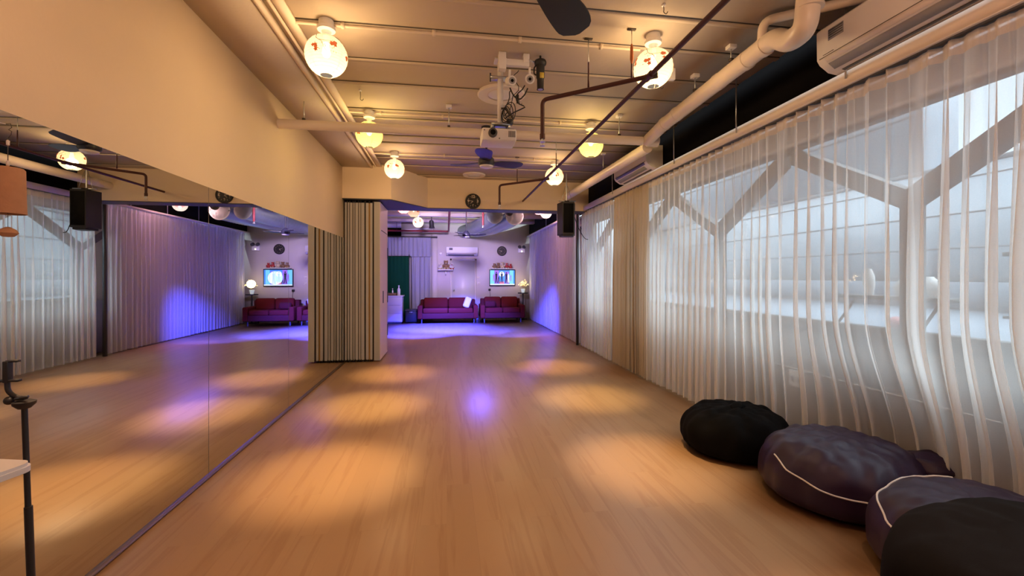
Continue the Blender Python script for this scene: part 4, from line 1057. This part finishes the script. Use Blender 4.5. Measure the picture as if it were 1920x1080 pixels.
for (x_, h_, r_, m, lb) in [(-1.42, .30, .045, 'white', 'white pump bottle on the right end of the dresser'), (-1.60, .20, .03, 'steel', 'slim grey bottle standing in the tray on the dresser'), (-1.90, .16, .035, 'yellow', 'short amber jar on the left of the dresser tray')]:
    t = thing('bottle', lb, 'bottle', (x_, 13.40, .83 if x_ > -1.45 else .842), 0, g)
    mb(m).lathe([(0, 0), (r_, 0), (r_, h_*.6), (r_*.4, h_*.75), (r_*.4, h_*.88), (0, h_*.88)], (0,0,0), 16).build('flask', parent=t)
    mb('white').lathe([(0, h_*.88), (r_*.5, h_*.88), (r_*.5, h_), (0, h_)], (0,0,0), 16).build('cap', parent=t)
t = thing('candle_lamp', 'tiny glowing lamp at the left end of the dresser', 'lamp', (-1.97, 13.28, .83))
mb('white').lathe([(0, 0), (.03, 0), (.03, .05), (0, .05)], (0,0,0), 14).build('holder', parent=t); mb('bulb').ball((0,0,.065), .018, 10).build('flame', parent=t)
# black box between dresser and sofa
t = thing('storage_box', 'low black equipment box between the dresser and the long sofa', 'box', (-1.06, 13.60, 0))
mb('blackpl').box(-.17, .17, -.2, .2, .02, .36, .02).build('body', parent=t); mb('dgrey').box(-.18, .18, -.21, .21, .36, .40, .01).build('lid', parent=t); mb('steel').box(-.05, .05, -.215, -.205, .30, .34).build('latch', parent=t)
# ducts
def duct(label, pts, r):
    t = thing('air_duct', label, 'duct', (0,0,0), 0, 'silver ducts of the far room')
    P_ = bend(pts, .25, 8); out = []; rs = []
    for i in range(len(P_)-1):
        a, c = Vector(P_[i]), Vector(P_[i+1]); n = max(1, int((c-a).length/.05))
        for q in range(n): out.append(a.lerp(c, q/n)); rs.append(r*(1+.035*(len(out) % 2)))
    out.append(Vector(P_[-1])); rs.append(r)
    mb('duct').tube(out, rs, 28).build('duct_run', parent=t, angle=60)
    d0 = (Vector(P_[0])-Vector(P_[1])).normalized()
    c0 = Vector(P_[0])
    mb('duct').tube([c0-d0*.04, c0-d0*.0, c0+d0*.03, c0+d0*.03, c0+d0*.012], [r*1.05, r*1.09, r*1.09, r*.94, r*.94], 32, False).build('end_collar', parent=t)
    mb('dgrey').tube([c0+d0*.008, c0+d0*.014], r*.95, 32).build('opening_shade', parent=t)  # dark disc painted in for the shaded inside of the open duct
    return t
duct('silver ribbed duct nearer the right wall of the far room', [(1.60, 10.36, 2.84), (1.58, 11.2, 2.84), (1.35, 13.2, 2.86), (.9, 14.1, 2.86)], .20)
duct('silver ribbed duct left of its neighbour above the far fan', [(1.12, 10.36, 2.84), (1.08, 11.3, 2.84), (.75, 13.3, 2.84), (.5, 14.1, 2.84)], .18)
# red sprinkler pipes of the far room
t = thing('sprinkler_pipe', 'bright red sprinkler pipe of the far room behind the header', 'pipe', (0,0,0))
mb('redpipe2').tube(bend([(-3.1, 13.6, 2.78), (.05, 13.6, 2.78), (.06, 10.15, 2.92), (1.7, 10.15, 2.92)], .06), .028, 12).build('pipe_run', parent=t)
mb('redpipe2').tube([(.83, 10.15, 2.92), (.83, 10.15, 2.58)], .024, 12).build('drop', parent=t)
mb('steel').lathe([(0, 2.53), (.03, 2.535), (.03, 2.55), (.012, 2.56), (.012, 2.585), (0, 2.585)], (.83, 10.15, 0), 14).build('sprinkler_head', parent=t)
for (x_, y_) in ((-1.5, 13.6), (-.4, 13.6), (.45, 10.15)): mb('redpipe').tube([(x_, y_, 2.8), (x_, y_, CH)], .006, 6).build('hanger', parent=t)
# black ceiling spot fittings + the coloured beams they throw
def par(label, loc, target, energy, col, cone, m='blackpl', size=.04):
    t = thing('stage_light', label, 'stage light', loc, 0, 'coloured stage lights')
    dv = (Vector(target)-Vector(loc)).normalized()
    mb(m).tube([-dv*.12, -dv*.10, dv*.05, dv*.10], [.04, .06, .065, .085], 20).build('housing', parent=t)
    mb('steel').tube([dv*.095, dv*.10], .078, 20).build('lens', parent=t)
    mb('blackpl').tube([(0,0,0), (0,0,CH-loc[2])], .012, 8).build('stem', parent=t)
    o = light('beam', 'SPOT', tuple(dv*.12), energy, col, t, size, None, cone, .7)
    o.rotation_euler = dv.to_track_quat('-Z', 'Y').to_euler()
    return t
BLUE = (.03, .045, 1.0)
par('black cylindrical stage light hanging left in the far room', (-.42, 12.3, 2.83), (-.2, 12.2, 0), BLUE_W*.5, BLUE, 62)
par('black stage light hidden behind the header at the left, throwing blue', (-.6, 9.0, 2.90), (-.7, 11.3, 0), BLUE_W, BLUE, 46)
par('black stage light hidden behind the header at the middle, throwing blue', (.85, 8.9, 2.90), (.6, 12.0, 0), BLUE_W*1.1, BLUE, 46)
par('black stage light hidden behind the header at the right, throwing blue', (1.55, 9.0, 2.90), (1.75, 11.2, 0), BLUE_W*.22, (.06, .07, 1), 50)
par('black stage light by the right duct facing the near room with violet light', (1.40, 9.75, 2.87), (-.1, 4.3, 0), BLUE_W*.028, (.14, .10, 1), 40, size=.13)
par('black stage light behind the header throwing pale violet over the sofas', (.2, 8.8, 2.85), (.4, 14.3, 2.0), 520, (.72, .55, 1), 62, size=.12)
